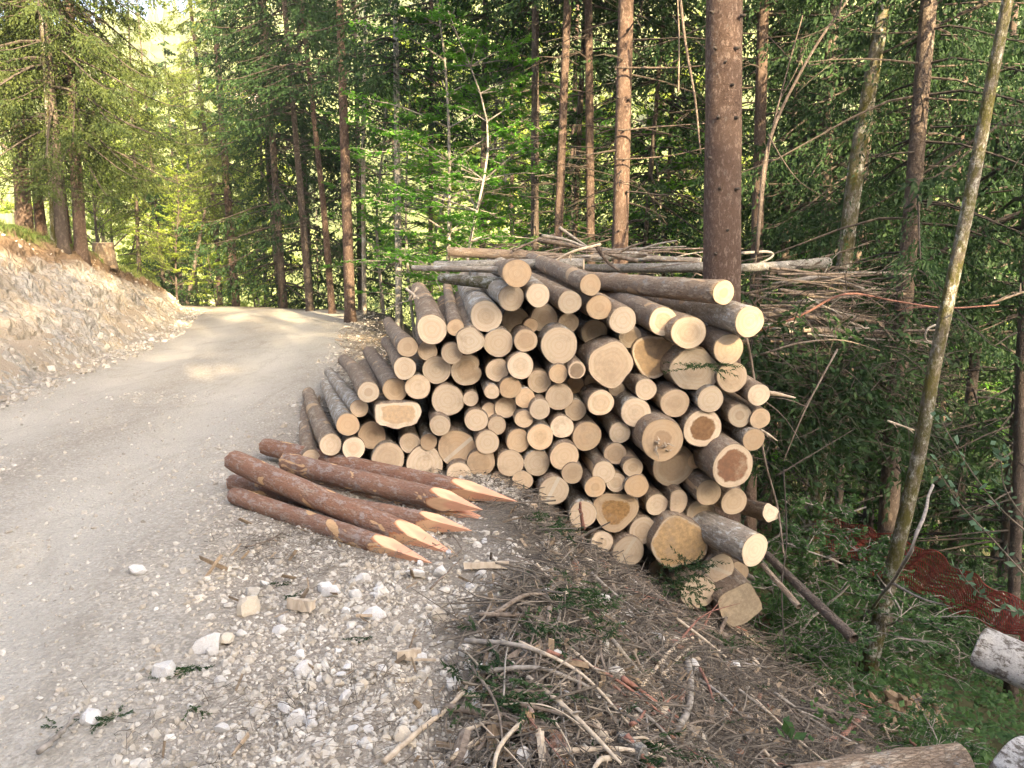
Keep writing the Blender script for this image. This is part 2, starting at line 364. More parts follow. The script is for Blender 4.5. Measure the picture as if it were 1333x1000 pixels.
M = dict(
    terrain=mat_terrain(), bank=mat_bank(),
    gravel=mat_stone('gravel_stone', (.33, .30, .245), (.66, .635, .58)),
    stone=mat_stone('limestone', (.58, .56, .52), (.74, .75, .76), False), stone_warm=mat_stone('ochre_stone', (.60, .52, .40), (.66, .60, .50), False),
    bark=mat_bark('log_bark', (.22, .16, .11), (.37, .285, .21), (.45, .38, .295), (.50, .36, .23), .75, lich=(.30, .29, .27), lich_amt=.5, sc=1.2, bd=.012),
    bark_grey=mat_bark('grey_log_bark', (.27, .225, .175), (.39, .34, .275), (.49, .44, .365), (.45, .33, .22), .25, lich=(.55, .55, .52), lich_amt=.9, sc=1.2),
    bark_post=mat_bark('post_bark', (.23, .115, .075), (.35, .195, .13), (.38, .28, .22), (.58, .38, .21), .8, psc=9, lich=(.34, .28, .25), lich_amt=.9, sc=1.9, bd=.007),
    bark_tree=mat_bark('spruce_bark', (.095, .06, .045), (.165, .112, .086), (.25, .185, .15), lich=(.21, .18, .155), lich_amt=.35, sc=1.6, bd=.02, stretch=.5),
    bark_dark=mat_bark('dark_trunk_bark', (.08, .062, .05), (.14, .11, .09), (.20, .16, .13), lich=(.2, .2, .17), lich_amt=.3, sc=.8, bd=.02, stretch=.5),
    bark_moss=mat_bark('mossy_bark', (.12, .10, .075), (.20, .18, .14), (.32, .30, .25), lich=(.5, .5, .45), lich_amt=1.0, sc=1.0, bd=.02, stretch=.6, moss=(.09, .085, .025)),
    bark_white=mat_bark('birch_bark', (.24, .225, .20), (.38, .37, .34), (.50, .49, .46), (.12, .09, .07), .5, lich=(.15, .14, .11), lich_amt=.9, sc=1.5, stretch=1.2),
    birch=mat_bark('near_birch_bark', (.60, .59, .57), (.76, .75, .73), (.80, .79, .77), (.30, .22, .15), .45, lich=(.17, .15, .13), lich_amt=1.4, sc=2.2, stretch=1.6),
    cut=mat_cut(), point=mat_point(),
    twig=mat_plain('twig_bark', (.09, .07, .055), (.25, .205, .165), 30), twig_grey=mat_plain('grey_twig', (.15, .135, .115), (.33, .30, .265), 30),
    twig_pale=mat_plain('split_wood', (.34, .275, .20), (.54, .46, .36), 30), twig_red=mat_plain('red_twig', (.17, .08, .06), (.32, .17, .13), 30),
    litter=mat_plain('litter', (.03, .025, .02), (.25, .215, .175), 40, tint=True), chips=mat_plain('chips', (.07, .05, .035), (.42, .33, .23), 40, tint=True),
    rot=mat_plain('rotten_wood', (.10, .07, .045), (.27, .20, .13), 18),
    needle=mat_leaf('spruce_needles', (.012, .032, .012), (.034, .074, .02), .25), needle_lit=mat_leaf('sunlit_spruce_needles', (.075, .11, .025), (.16, .195, .045), .4),  # needle_lit: same needles with the sunlight put into their colour
    needle_mid=mat_leaf('half_lit_spruce_needles', (.024, .045, .013), (.085, .11, .028), .3),  # bank crowns, part of the sunlight mixed into the needle colour
    leaf=mat_leaf('beech_leaves', (.05, .17, .02), (.13, .31, .035), .55), leaf_yel=mat_leaf('sunlit_spring_leaves', (.19, .29, .045), (.35, .42, .08), .5),  # leaf_yel: spring yellow-green, brightened to carry the sunlight in its colour
    herb=mat_leaf('herb_leaves', (.022, .06, .02), (.065, .13, .036), .35, 3), leaf_blue=mat_leaf('dull_leaves', (.06, .12, .07), (.12, .19, .11), .3),
    grass=mat_leaf('bank_grass', (.08, .12, .025), (.2, .22, .07), .35), net=mat_plain('net_plastic', (.12, .026, .018), (.21, .045, .03), 20, .6),
    hill=mat_leaf('hill_woods', (.07, .10, .03), (.17, .21, .07), .0, .02),
)
M['dead'] = mat_plain('dead_branch_bark', (.04, .034, .03), (.09, .075, .062), 20)
def mat_hill():
    b = NB('hillside'); P = b.obj(); n = b.noise(.012, P, 4, .6); n2 = b.noise(.09, P, 6, .7); n3 = b.noise(.6, P, 4, .7)
    c = b.mix(b.ramp(n, .48, .56), b.mix(n2, (.09, .12, .04), (.15, .19, .06)), b.mix(n3, (.20, .27, .08), (.27, .31, .11)))
    c = b.mix(b.ramp(b.noise(.02, P, 3, .5), .63, .68), c, (.50, .42, .35)); return b.finish(c, .95, n3, 1, 2, .05)
M['hillside'] = mat_hill()

# ------------------------------------------------------------------ ground: one grid, cut into road, verge, slope
def build_ground():
    nx, ny = 400, 430
    u = np.linspace(-1, 1, nx); X = 2.0*np.sinh(u*math.asinh(95/2.0))
    v = np.linspace(-math.asinh(34/2.6), math.asinh(150/2.6), ny); Y = 4.2+2.6*np.sinh(v)
    gx, gy = np.meshgrid(X, Y); D = D_out(gx, gy); B = x_left(gy)-gx
    gz = height(gx, gy)
    nz = fbm(gx*1.6, gy*1.6, 4, 40)
    vg = gx-verge_x(gy)+nz*.45
    verge = sstep(-.25, .35, vg)*(gy < 26)
    dline = np.interp(gy, [0, 2.2, 3, 4.2, 5, 6], [-.35, -.3, -.2, -.05, -.05, -.3])
    soil = np.maximum(sstep(-.12, .25, gx-dline+nz*.3)*(gy < 6.5), sstep(-.9, -.1, D+nz*.5)*(gy >= 6.5)); soil = np.maximum(soil, sstep(-.4, .4, D+nz*.3))
    green = sstep(1.9, 2.7, gx-.05*gy+nz*.6)*sstep(.3, 1.2, D); green = np.maximum(green, sstep(1.0, 4.0, D)*(gy > 8))
    mid = (x_left(gy)+verge_x(gy))/2; rut = np.abs(gx-mid)
    track = np.exp(-((rut-.85)/.45)**2)*.8+.35*sstep(.3, -.3, rut-1.9)+.25*nz; track = track*(D < 0)*sstep(.0, .5, -B)
    gz = gz+.012*verge*fbm(gx*9, gy*9, 3, 77)+.05*soil*sstep(9, 6, gy)*fbm(gx*4, gy*4, 4, 55)
    bankz = sstep(-.3, .5, B+nz*.4)*(.5+.5*sstep(-.2, .3, B-bank_h(gy)))
    gz = gz-.85*sstep(.45, 1.0, B)*(gy > 3.5)*(gy < 25)*(B < bank_h(gy)+1.8)     # the bank sheet stands in front of this
    V = np.stack([gx, gy, gz], -1).reshape(-1, 3)
    i = np.arange(ny-1)[:, None]*nx; j = np.arange(nx-1)[None]
    Q = np.stack([i+j, i+j+1, i+nx+j+1, i+nx+j], -1).reshape(-1, 4)
    cx = gx.reshape(-1)[Q].mean(1); cy_ = gy.reshape(-1)[Q].mean(1)
    vgq = vg.reshape(-1)[Q].mean(1); Bq = B.reshape(-1)[Q].mean(1); Dq = D.reshape(-1)[Q].mean(1)
    road = (vgq < .1) & (Bq < .25) & (Dq < -.3) & (cy_ < 27)
    slope = (Dq > 0) & ~road
    for name, sel in (('road', road), ('ground', ~road & ~slope), ('slope', slope)):
        used, inv = np.unique(Q[sel], return_inverse=True)
        a = Acc(); a.add(V[used], None, inv.reshape(-1, 4), verge=verge.reshape(-1)[used], soil=soil.reshape(-1)[used], green=green.reshape(-1)[used], track=track.reshape(-1)[used], bankz=bankz.reshape(-1)[used])
        link(name, a.mesh(name, [M['terrain']], True), kind='structure')
build_ground()
def bank_point(y, b):
    """point on the cut face; b metres left of the toe"""
    x = x_left(y)-b; z = height(x, y, False)
    H = np.maximum(bank_h(y), .05); t = np.clip(b/H, 0, 1.4)
    r = (fbm(y*.9, b*2.2, 5, 5, .6)*.28+.16*np.abs(fbm(y*2.5+b*1.5, b*3-y, 4, 12, .6)))*sstep(-.1, .5, b)*sstep(1.7, .9, t)*sstep(24.5, 20, y)
    r2 = .09*fbm(y*7, b*9, 3, 31, .7)*sstep(1.4, .8, t)
    return x+r*.7+r2*.7, z+r*.45+r2*.4+.02, t
def build_bank():
    ys = 3.2+np.cumsum(np.interp(np.linspace(0, 1, 520), [0, .3, 1], [.035, .033, .055])); ys = ys[ys < 25.2]; bs = np.linspace(-.45, 5.2, 150)
    gy, gb = np.meshgrid(ys, bs, indexing='ij'); x, z, t = bank_point(gy, gb)
    z = z-sstep(-.2, -.45, gb)*.12-sstep(4.6, 5.2, gb)*.5-sstep(24.2, 25.2, gy)*.3
    n, m = gy.shape; i = np.arange(n-1)[:, None]*m; j = np.arange(m-1)[None]
    Q = np.stack([i+j, i+j+1, i+m+j+1, i+m+j], -1).reshape(-1, 4)
    a = Acc(); a.add(np.stack([x, gy, z], -1).reshape(-1, 3), None, Q, up=t.reshape(-1)); link('earth_bank', a.mesh('earth_bank', [M['bank']], False), kind='structure')
build_bank()
def far_hill():
    xs = np.linspace(-420, 520, 150); ys = np.linspace(120, 620, 90); gx, gy = np.meshgrid(xs, ys)
    top = np.interp(gx, [-420, -260, -180, -60, 60, 300, 520], [112, 138, 149, 180, 205, 210, 200])
    z = -45+top*1.12*sstep(110, 470, gy)**.8+fbm(gx*.012, gy*.012, 5, 60)*14; z = z-sstep(500, 620, gy)*40
    n, m = gx.shape; i = np.arange(n-1)[:, None]*m; j = np.arange(m-1)[None]; Q = np.stack([i+j, i+j+1, i+m+j+1, i+m+j], -1).reshape(-1, 4)
    a = Acc(); a.add(np.stack([gx, gy, z], -1).reshape(-1, 3), None, Q); link('far_hillside', a.mesh('far_hillside', [M['hillside']], True), kind='structure')
    # the wood on it
    N = 5200; x = RNG.uniform(-330, 420, N); y = RNG.uniform(125, 500, N)
    k = fbm(x*.012, y*.014, 3, 91) > -.12; x, y = x[k], y[k]
    zz = -45+np.interp(x, [-420, -260, -180, -60, 60, 300, 520], [112, 138, 149, 180, 205, 210, 200])*1.12*sstep(110, 470, y)**.8+fbm(x*.012, y*.012, 5, 60)*14
    a = Acc(); s = RNG.uniform(4, 8.5, len(x))
    for vi in range(4):
        sel = np.arange(len(x)) % 4 == vi
        if vi < 2:
            th = np.linspace(0, 2*math.pi, 9, endpoint=False); rings = []
            for q, (zr, rr) in enumerate([(0, .42), (.35, .34), (.7, .2)]): rings.append(np.stack([rr*np.cos(th)*RNG.uniform(.6, 1.1, 9), rr*np.sin(th)*RNG.uniform(.6, 1.1, 9), zr+RNG.uniform(-.06, .06, 9)], 1))
            bv = np.vstack(rings+[np.array([[0, 0, 1.25]])]); bf = []
            for q in range(2):
                for c in range(9): d = (c+1) % 9; bf += [(q*9+c, q*9+d, q*9+9+d), (q*9+c, q*9+9+d, q*9+9+c)]
            bf += [(18+c, 18+(c+1) % 9, 27) for c in range(9)]
            sc = np.stack([s[sel]]*2+[s[sel]*1.9], 1)
        else:
            bv = ICO2_V*(1+RNG.uniform(-.25, .25, (len(ICO2_V), 1))); bv = bv*.6+np.array([0, 0, .55]); bf = ICO2_F; sc = np.stack([s[sel]]*3, 1)
        stamp(a, bv, np.array(bf), np.stack([x, y, zz-1], 1)[sel], sc, rand_rot(sel.sum(), True))
    o = link('far_woods', a.mesh('far_woods', [M['hill']]), kind='stuff'); o['label'] = 'sunlit wood covering the far side of the valley'
far_hill()
# ------------------------------------------------------------------ the stack of logs
def outline(kind, th, rs):
    ph = rs.uniform(0, 6.28, 4); r = 1+.022*np.cos(2*th+ph[0])+.018*np.cos(3*th+ph[1])+.010*np.cos(5*th+ph[2])
    if kind == 'wavy': r = r+.05*np.cos(3*th+ph[0])+.04*np.cos(4*th+ph[1])+.03*np.cos(5*th)
    elif kind == 'heart': r = r-.24*np.exp(-((np.angle(np.exp(1j*(th-.25))))/.22)**2)
    elif kind == 'notch': r = r-.13*np.exp(-((np.angle(np.exp(1j*(th-1.0))))/.25)**2)
    elif kind == 'lobed': r = r+.07*np.cos(3*th+.6)+.05*np.cos(2*th+1.0)-.05*np.cos(5*th)
    elif kind == 'tri': r = 1+.10*np.cos(3*th-1.3)+.05*np.cos(2*th)
    elif kind == 'slab':     # flat-topped piece of a split stem
        x, y = np.cos(th), np.sin(th); r = np.minimum(1.0, .50/np.maximum(y, .02)); r = np.minimum(r, 1.0/np.maximum(1.15*-y+.35*np.abs(x), .6)); r = r*(1+.03*np.cos(7*th))
    elif kind == 'block': r = 1/(np.maximum(np.abs(np.cos(th-.5)), np.abs(np.sin(th-.5)))**.6)*.92+.03*np.cos(5*th)
    elif kind == 'boot':
        r = 1+.10*np.cos(2*(th+.5))+.05*np.cos(3*th+1)+.03*np.cos(6*th)-.16*np.exp(-((np.angle(np.exp(1j*(th-2.3))))/.35)**2)
    elif kind == 'flatR': r = np.minimum(r, .72/np.maximum(np.cos(th), .02))
    elif kind == 'flatL': r = np.minimum(r, .70/np.maximum(-np.cos(th), .02))
    return r
ALL_LOGS = []
def make_log(P, d, R, L=4.0, kind='', label=None, group=None, mat='bark', back=.9, ecc=1.0, props=None, cat='log', name='log', cut=True, knots=5):
    rs = np.random.default_rng(int(abs(P[0]*991+P[2]*373+P[1]*77)*100) % 99991)
    th = np.linspace(0, 2*math.pi, 28, endpoint=False); o = outline(kind, th, rs)
    rot = frame_from(-np.asarray(d)); root = thing(name, label or 'log', cat, group, P, rot.to_quaternion())
    nz = 34; zz = np.concatenate([[0], np.cumsum(np.interp(np.linspace(0, 1, nz-1), [0, .4, 1], [.04, .1, .2]))]); zz *= L/zz[-1]
    bow = rs.normal(0, .0035, 2)*L; px_, py_ = bow[0]*np.sin(zz/L*3.1), bow[1]*np.sin(zz/L*3.1)
    fade = np.exp(-zz/.5)[:, None]; shape = fade*o[None]+(1-fade)*(1+(o[None]-1)*.45)
    rad = R*(1+(back-1)*zz/L)[:, None]*shape
    lump = fbm(th[None]*1.3+P[0]*9+0*zz[:, None], zz[:, None]*6+P[2]*5, 4, 3)*.07; lump[:, -1] = (lump[:, -2]+lump[:, 0])/2
    rad = rad*(1+lump)
    for k in range(knots):                      # branch stubs and swellings
        tk, zk = rs.uniform(0, 6.28), rs.uniform(.1, L*.8)
        rad = rad*(1+rs.uniform(.05, .12)*np.exp(-((np.angle(np.exp(1j*(th-tk)))[None]/.28)**2+((zz[:, None]-zk)/.07)**2)))
    rad[0] = R*o*.985; rad[0] *= 1+rs.uniform(-.012, .012, 28)
    V = np.stack([rad*np.cos(th)*ecc+px_[:, None], rad*np.sin(th)+py_[:, None], -zz[:, None]+0*rad], -1)
    n, s = nz, 28; V = V.reshape(-1, 3); i = np.arange(n-1)[:, None]*s; j = np.arange(s)[None]; k = (j+1) % s
    q = np.stack([i+j, i+s+j, i+s+k, i+k], -1).reshape(-1, 4)
    # lip round the sawn face
    lip = np.stack([R*o*.955*np.cos(th)*ecc, R*o*.955*np.sin(th), np.full(s, -.004)], 1); m = len(V); V = np.vstack([V, lip])
    q = np.vstack([q, np.stack([m+np.arange(s), np.arange(s), (np.arange(s)+1) % s, m+(np.arange(s)+1) % s], 1)])
    a = Acc(); a.add(V, None, q); link('bark', a.mesh('bark', [M[mat]], True), root)
    def end(z, rr, flip, px0, py0, nm='sawn_end'):
        fr = np.array([.12, .3, .5, .7, .86, .97]); v = [np.array([[px0, py0, z]])]; at_ = [np.zeros(1)]
        for f in fr:
            zj = z
            v.append(np.stack([rr*o*f*np.cos(th)*ecc+px0, rr*o*f*np.sin(th)+py0, np.zeros(s)+zj], 1)); at_.append(np.full(s, f))
        V2 = np.vstack(v); j = np.arange(s); k = (j+1) % s; tri = np.stack([0*j, 1+j, 1+k], 1); Q = np.vstack([np.stack([1+r*s+j, 1+(r+1)*s+j, 1+(r+1)*s+k, 1+r*s+k], 1) for r in range(5)])
        if flip: tri = tri[:, ::-1]; Q = Q[:, ::-1]
        a2 = Acc(); a2.add(V2, tri, Q, rad=np.concatenate(at_)); e = link(nm, a2.mesh(nm, [M['cut']], False), root)
        e['radius'] = float(R); pr = dict(warm=float(rs.uniform(.15, 1)), heart=0.0, hamt=0.0, hcol=[.4, .25, .12], strip=0.0, grey=float(rs.uniform(0, .45)), tone=float(rs.uniform(.76, 1.14)))
        pr.update(props or {})
        for kk, vv in pr.items(): e[kk] = vv
        return e
    e = None
    if cut:
        e = end(.001, R, False, 0, 0)
        end(-L+.001, R*back*.97, True, px_[-1], py_[-1])
    return root, e
BROWN, RED, YEL, TAN = [.24, .13, .06], [.24, .10, .045], [.66, .42, .17], [.50, .34, .19]
# x, y, radius (photo pixels), kind, extras
S = []
def lg(x, y, r, **k): S.append(dict(x=x, y=y, r=r, **k))
# landmark ends have their own label and a short name that the plain ones refer to
lg(673, 356, 17.5, dy=-.3, yaw=-3.5, tilt=-.01, ref='the topmost round log', label='round orange-pale log end sitting highest on the left half of the stack')
lg(942, 381, 15.3, dy=-.15, yaw=-21, tilt=.026, L=4.6, ref='the long log lying along the top', label='long grey-barked log lying slantwise along the top of the stack')
lg(975.7, 418.8, 19, dy=-.2, yaw=-8, ref='the upper right corner log', label='dark-barked log sticking out at the upper right corner of the stack')
lg(896.5, 433, 20.5, dy=-.08, ecc=1.08, heart=.62, hamt=.35, hcol=TAN, ref='the ring-stained oval log', label='oval log end with broken dark rings below the long top log')
lg(795, 474.7, 28, heart=.8, hamt=.3, hcol=TAN, knd='wavy', dy=-.05, ref='the big pale knobbly log', label='big pale knobbly log end with rough speckled middle in the upper stack')
lg(852.8, 463, 28, knd='tri', dy=.22, heart=.85, hamt=.75, hcol=[.42, .26, .12], grey=.35, ref='the big brown-hearted log', label='big rounded-triangular log end with brown heart, right of the big pale knobbly one')
lg(904, 481, 29, knd='boot', dy=.05, ecc=1.05, warm=.0, grey=.35, ref='the lumpy whitish slab', label='lumpy whitish log end shaped like a lump of dough under a green sprig')
lg(914.5, 557.6, 24, heart=.66, hamt=1., hcol=BROWN, dy=.05, ref='the hollow brown log', label='log end with dark brown rotted hollow heart, left of the smallest right edge logs')
lg(862.4, 573, 27, heart=.45, hamt=.55, hcol=[.36, .22, .12], warm=.5, dy=-.1, ref='the splintered ringed log', label='big log end with splinters torn out of its ringed heart')
lg(876.8, 605.6, 27, dy=.12, grey=.35, ref='the big shaded log', label='big tan log end tucked below the splintered ringed one')
lg(954, 607, 28, heart=.72, hamt=1., hcol=RED, dy=-.15, ecc=.95, ref='the red-rotted log', label='thick log end with a red-brown rotted heart and pale rim at the right edge')
lg(801, 665.6, 27, heart=.6, hamt=.95, hcol=[.50, .29, .11], knd='tri', dy=0, warm=0, ref='the orange-stained log', label='big pale log end with an orange-brown stain round its centre')
lg(884, 706.5, 35, heart=.92, hamt=.85, hcol=YEL, knd='lobed', dy=-.05, ref='the biggest yellow log', label='biggest log end of the stack, yellowish with a lobed outline')
lg(982.4, 716, 22, dy=-.35, yaw=-30, warm=.1, mat='bark_grey', ref='the thick lower right log', label='thick dark-barked log jutting out at the lower right with a pale sawn face')
lg(963, 788, 28, knd='block', dy=-.15, heart=1.2, hamt=.6, hcol=[.70, .56, .36], warm=.2, ref='the lowest squarish log', label='squarish log end half yellow half whitish, lowest of the whole stack')
lg(909, 771, 22.5, dy=-.05, ref='the bottom log behind the sprig', label='pale log end at the bottom of the stack partly covered by a green sprig')
lg(518, 537, 24, ecc=1.2, knd='slab', dy=-.05, heart=.7, hamt=.6, hcol=[.50, .30, .12], warm=.2, ref='the half-moon slab', label='half-moon shaped slab end with amber patches in the lower left of the stack')
lg(594.8, 584, 23.5, strip=1., warm=.6, ref='the log with the pale stripe', label='big round log end with an upright whitish stripe, above the sharpened posts')
lg(562.4, 429, 18.5, L=4.0, ref='the thick upper left log', label='thick ridged grey log whose bark shows, highest at the upper left edge')
lg(593, 426.5, 10.5, ref='the thin upper left log', label='thin flaking log between two thick ones at the upper left')
lg(611.6, 444, 17, knd='wavy', warm=0., grey=0, dy=-.05, ref='the whitish knobbly log', label='whitish knobbly log end near the upper left of the stack')
lg(607.5, 482, 19.5, knd='heart', dy=.02, ref='the heart-shaped log', label='heart-shaped log end with a notch on its right side')
lg(677.6, 476.4, 16.5, heart=.55, hamt=.3, hcol=TAN, ref='the curl-ringed log', label='log end with a curl-shaped crack in its rings left of the stack centre')
lg(750.8, 482, 11, heart=.8, hamt=.8, hcol=[.2, .14, .09], ref='the dirty knotty log', label='small dirty log end with a dark knot beside the big pale knobbly one')
lg(582.8, 521, 20, warm=.4, ref='the big round left log', label='big round pale log end right of the half-moon slab')
lg(728, 450, 23, warm=.8, dy=.05, ref='the big pinkish log', label='big plain pinkish log end in the upper middle of the stack')
lg(484.4, 567, 17, heart=.4, hamt=.35, hcol=TAN, ref='the dimple-hearted log', label='log end with a brownish dimple at its heart at the lower left')
lg(758.7, 670, 17.5, ref='the log behind the twig', label='log end with a brown upright twig standing in front of it')
lg(734.7, 594, 18, warm=.9, ref='the broad smooth log', label='broad smooth orange-pale log end in the middle of the lower stack')
lg(633, 412, 19.5, ref='the broad upper log', label='broad log end with small dark nicks on its rim, upper left of the stack')
lg(882, 653, 15.5, ecc=.85, knd='flatL', ref='the flattened log', label='flattened egg-shaped log end above the biggest yellow one')
lg(912, 669, 18, dy=.1, heart=.45, hamt=.4, hcol=TAN, grey=.6, ecc=1.05, ref='the dull ringed log', label='dull greyish log end with a dark ring round its heart above the thick lower right log')
lg(937, 740, 19, warm=0, knd='', strip=.7, ref='the two-toned log', label='two-toned log end between the biggest yellow log and the thick lower right one')
lg(721, 639, 18.7, strip=1., ref='the half-white log', label='log end white on its left half, at the foot of the stack near the posts')
lg(818, 718, 20, strip=.6, dy=.03, ref='the cracked bottom log', label='log end with dark cracks half buried behind green needles')
for x, y, r in [(479.6, 510.7, 13), (467.6, 531.6, 11), (514.4, 507.6, 15), (544, 504, 15.5), (527, 479.5, 14), (530.7, 452, 12.5), (556.4, 457, 12), (588.8, 460, 13.5), (568.7, 481.7, 17.5),
                (665.6, 388, 16), (649, 446.5, 18), (684.4, 443.5, 14.3), (647.6, 482, 14.5), (664.4, 505, 13.5), (612.8, 519, 9.7), (640.4, 510, 9.5), (636.8, 534, 9.5), (658.4, 530.4, 13.6), (683.6, 518.4, 12.5),
                (700.4, 384.5, 14.7), (741.7, 393.6, 14.5), (768.8, 370.8, 13.3), (780, 400.3, 15.5), (810.8, 417, 17), (863.6, 418.8, 18), (948.4, 454.8, 19), (953, 490.8, 19.5), (987.7, 514, 14),
                (924.8, 520, 16.5), (878.7, 525, 18), (840.8, 507, 13.5), (782, 524.4, 16.5), (726.8, 486.7, 12), (702, 496.8, 14.5), (728, 517, 17), (702.8, 533, 13), (749, 534, 13.5), (827.6, 537, 18.5), (963, 541, 15), (989.6, 545, 13),
                (981, 572.5, 14), (806.7, 563.6, 13.5), (764, 568, 18.3), (731.6, 555.7, 14.5), (703.3, 569, 16.5), (699, 602.7, 16.5), (801, 590.7, 14), (824, 608.7, 12.5), (786, 615, 14.5), (745, 616, 13.5),
                (774.8, 634, 13.5), (802, 628, 12.5), (828.8, 633, 15), (855, 657, 14), (922.4, 641.6, 16.5), (955.6, 653, 17), (837, 691, 18), (783, 706.5, 15), (453, 553, 14), (430.4, 579, 13.5),
                (460.4, 584, 14), (467.6+66, 577, 12.7), (505, 597, 20), (553, 604, 23), (558, 575.6, 10.5), (572.7, 554, 13), (626, 603, 17), (597, 617, 15), (651, 625, 12), (634.4, 576, 15), (620, 547, 14.3),
                (647, 554, 11.5), (664.4, 603, 17), (674.7, 574, 15), (680, 626, 13), (682, 545.6, 11.3), (405, 598, 12), (678, 655, 14), (702, 660, 13), (741, 692, 15)]:
    lg(x, y, r)
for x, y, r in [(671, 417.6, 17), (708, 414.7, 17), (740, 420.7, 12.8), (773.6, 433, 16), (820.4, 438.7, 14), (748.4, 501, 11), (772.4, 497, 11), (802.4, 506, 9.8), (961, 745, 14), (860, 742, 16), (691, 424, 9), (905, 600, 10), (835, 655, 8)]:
    lg(x, y, r, dy=.22, grey=.45, shade=True)  # recessed ends, their shade greyed into the sawn face colour
rl = np.random.default_rng(11)
DIRN = ['right', 'upper right', 'top', 'upper left', 'left', 'lower left', 'bottom', 'lower right']
lmk = [s for s in S if 'label' in s]; used = {}
pend = []
for s in S:
    if 'label' in s: continue
    best = sorted(lmk, key=lambda q: math.hypot(q['x']-s['x'], q['y']-s['y'])-q['r']*.5)[0]
    k = int(round(math.atan2(-(s['y']-best['y']), s['x']-best['x'])/(math.pi/4))) % 8
    used.setdefault((best['ref'], k), []).append((math.hypot(best['x']-s['x'], best['y']-s['y']), id(s), s))
for (ref, k), lst in used.items():
    lst.sort(key=lambda t: t[0])
    for q, (_, _, s) in enumerate(lst):
        size = 'small' if s['r'] < 12.5 else 'middling' if s['r'] < 16 else 'large'; tone = 'shaded' if s.get('shade') else 'pale'
        o_ = ['next', 'second', 'third', 'fourth', 'fifth'][min(q, 4)]; dr = {'top': 'straight above', 'bottom': 'straight below', 'left': 'straight left of', 'right': 'straight right of'}.get(DIRN[k], 'to the '+DIRN[k]+' of')
        s['label'] = f'{size} {tone} log end, {o_} {dr} {ref}'
def pr0(s): return 'hamt' in s or 'strip' in s
for s in S:
    x, y = s['x'], s['y']; Y = 5.5+s.get('dy', 0)+rl.uniform(-.06, .06)
    P = at(x, y, Y); R = s['r']*1.075*depth_scale(x, y, Y)
    yaw = s.get('yaw'); tilt = s.get('tilt')
    if yaw is None: yaw = -5.8-np.interp(x, [425, 520, 565], [11.5, 7, 0])+rl.normal(0, 1.3)-(3 if x > 850 and y > 560 else 0)
    if tilt is None: tilt = np.interp(x, [430, 470, 530, 565], [-.06, -.085, -.045, .03])+rl.normal(0, .006)+(.0 if x < 700 else .02)
    if 'label' in s and not pr0(s) and rl.random() < .45: s['heart'] = float(rl.uniform(.35, .75)); s['hamt'] = float(rl.uniform(.15, .45)); s['hcol'] = TAN if rl.random() < .6 else [.40, .24, .12]
    a_ = math.radians(yaw); d = np.array([math.sin(a_), math.cos(a_), tilt]); d /= np.linalg.norm(d)
    pr = {k: v for k, v in s.items() if k in ('heart', 'hamt', 'hcol', 'strip', 'warm', 'grey')}
    back = rl.uniform(.8, .98); L = s.get('L', rl.uniform(3.85, 4.05)); mt = s.get('mat', 'bark' if rl.random() < .8 else 'bark_grey')
    if x < 470 and y > 540: L = min(L, 3.3)
    root, e = make_log(P, d, R, L, s.get('knd', ''), s['label'], 'logs of the stack', mt, back, s.get('ecc', 1), pr)
    if s.get('ref') == 'the splintered ringed log':
        a = Acc()
        for k in range(16):
            t0 = rl.uniform(0, 6.28); c0 = np.array([rl.uniform(-.06, .05), rl.uniform(-.09, .0), 0.0]); tube(a, [c0, c0+np.array([.02*math.cos(t0), .02*math.sin(t0), rl.uniform(.03, .06)]), c0+np.array([.045*math.cos(t0), .045*math.sin(t0), rl.uniform(.02, .05)])], [.006, .004, .001], 4)
        link('splinters', a.mesh('splinters', [M['twig_pale']]), root)
# stems lying across the top of the stack and behind it, seen from the side
def lying(pl, pr_, Yl, Yr, wpx, label, mat='bark_grey', name='log', cat='log', taper=.85, group=None, cut=True, kind=''):
    A, B = at(*pl, Yl), at(*pr_, Yr); d = A-B; L = np.linalg.norm(d); R = wpx/2*depth_scale(*pr_, Yr)
    return make_log(B, d/L, R, L, kind, label, group, mat, taper, 1, dict(warm=.3), cat, name, cut, 7)
lying((538, 349), (668, 352), 7.3, 6.6, 9, 'thin pole with a pale cut tip poking out left behind the topmost log')
lying((566, 346), (760, 344), 7.9, 7.6, 15, 'mottled whitish stem lying crosswise behind the topmost round log', 'bark_white')
lying((575, 362), (660, 370), 7.0, 6.2, 17, 'mossy broken stem with a torn end at the top left of the stack', 'bark_moss')
lying((585, 328), (742, 338), 8.8, 8.3, 15, 'rough brown root-like stem lying highest behind the stack', 'bark')
lying((740, 338), (840, 330), 8.6, 9.0, 10, 'short brown stem among the slash behind the stack')
lying((700, 350), (925, 348), 9.2, 8.2, 14, 'blue-grey mottled stem lying crosswise left of the big trunk', 'bark_white', taper=.8)
lying((800, 334), (912, 340), 9.4, 8.9, 9, 'thin grey stem above the mottled stem left of the big trunk')
lying((963, 349), (1078, 342), 8.6, 9.2, 14, 'whitish mottled stem lying right behind the big trunk', 'bark_white', taper=.7)
lying((790, 398), (925, 428), 6.7, 5.9, 17, 'dark bluish log wedged under the long top log')
lying((700, 360), (840, 372), 7.6, 7.0, 11, 'dark thin log lying beneath the long top log', 'bark')
lying((935, 652), (1003, 668), 6.5, 5.75, 24, 'flared butt log with a torn orange root end at the right edge', 'bark', kind='lobed', taper=.8)
lying((998, 722), (1112, 832), 5.7, 4.75, 14, 'slender grey stem lying down the slope right of the stack', 'bark_dark', cut=False)
lying((992, 735), (1040, 790), 5.3, 4.9, 8, 'thin brown pole leaning under the lower right log', 'bark', name='pole', cat='pole', cut=False)

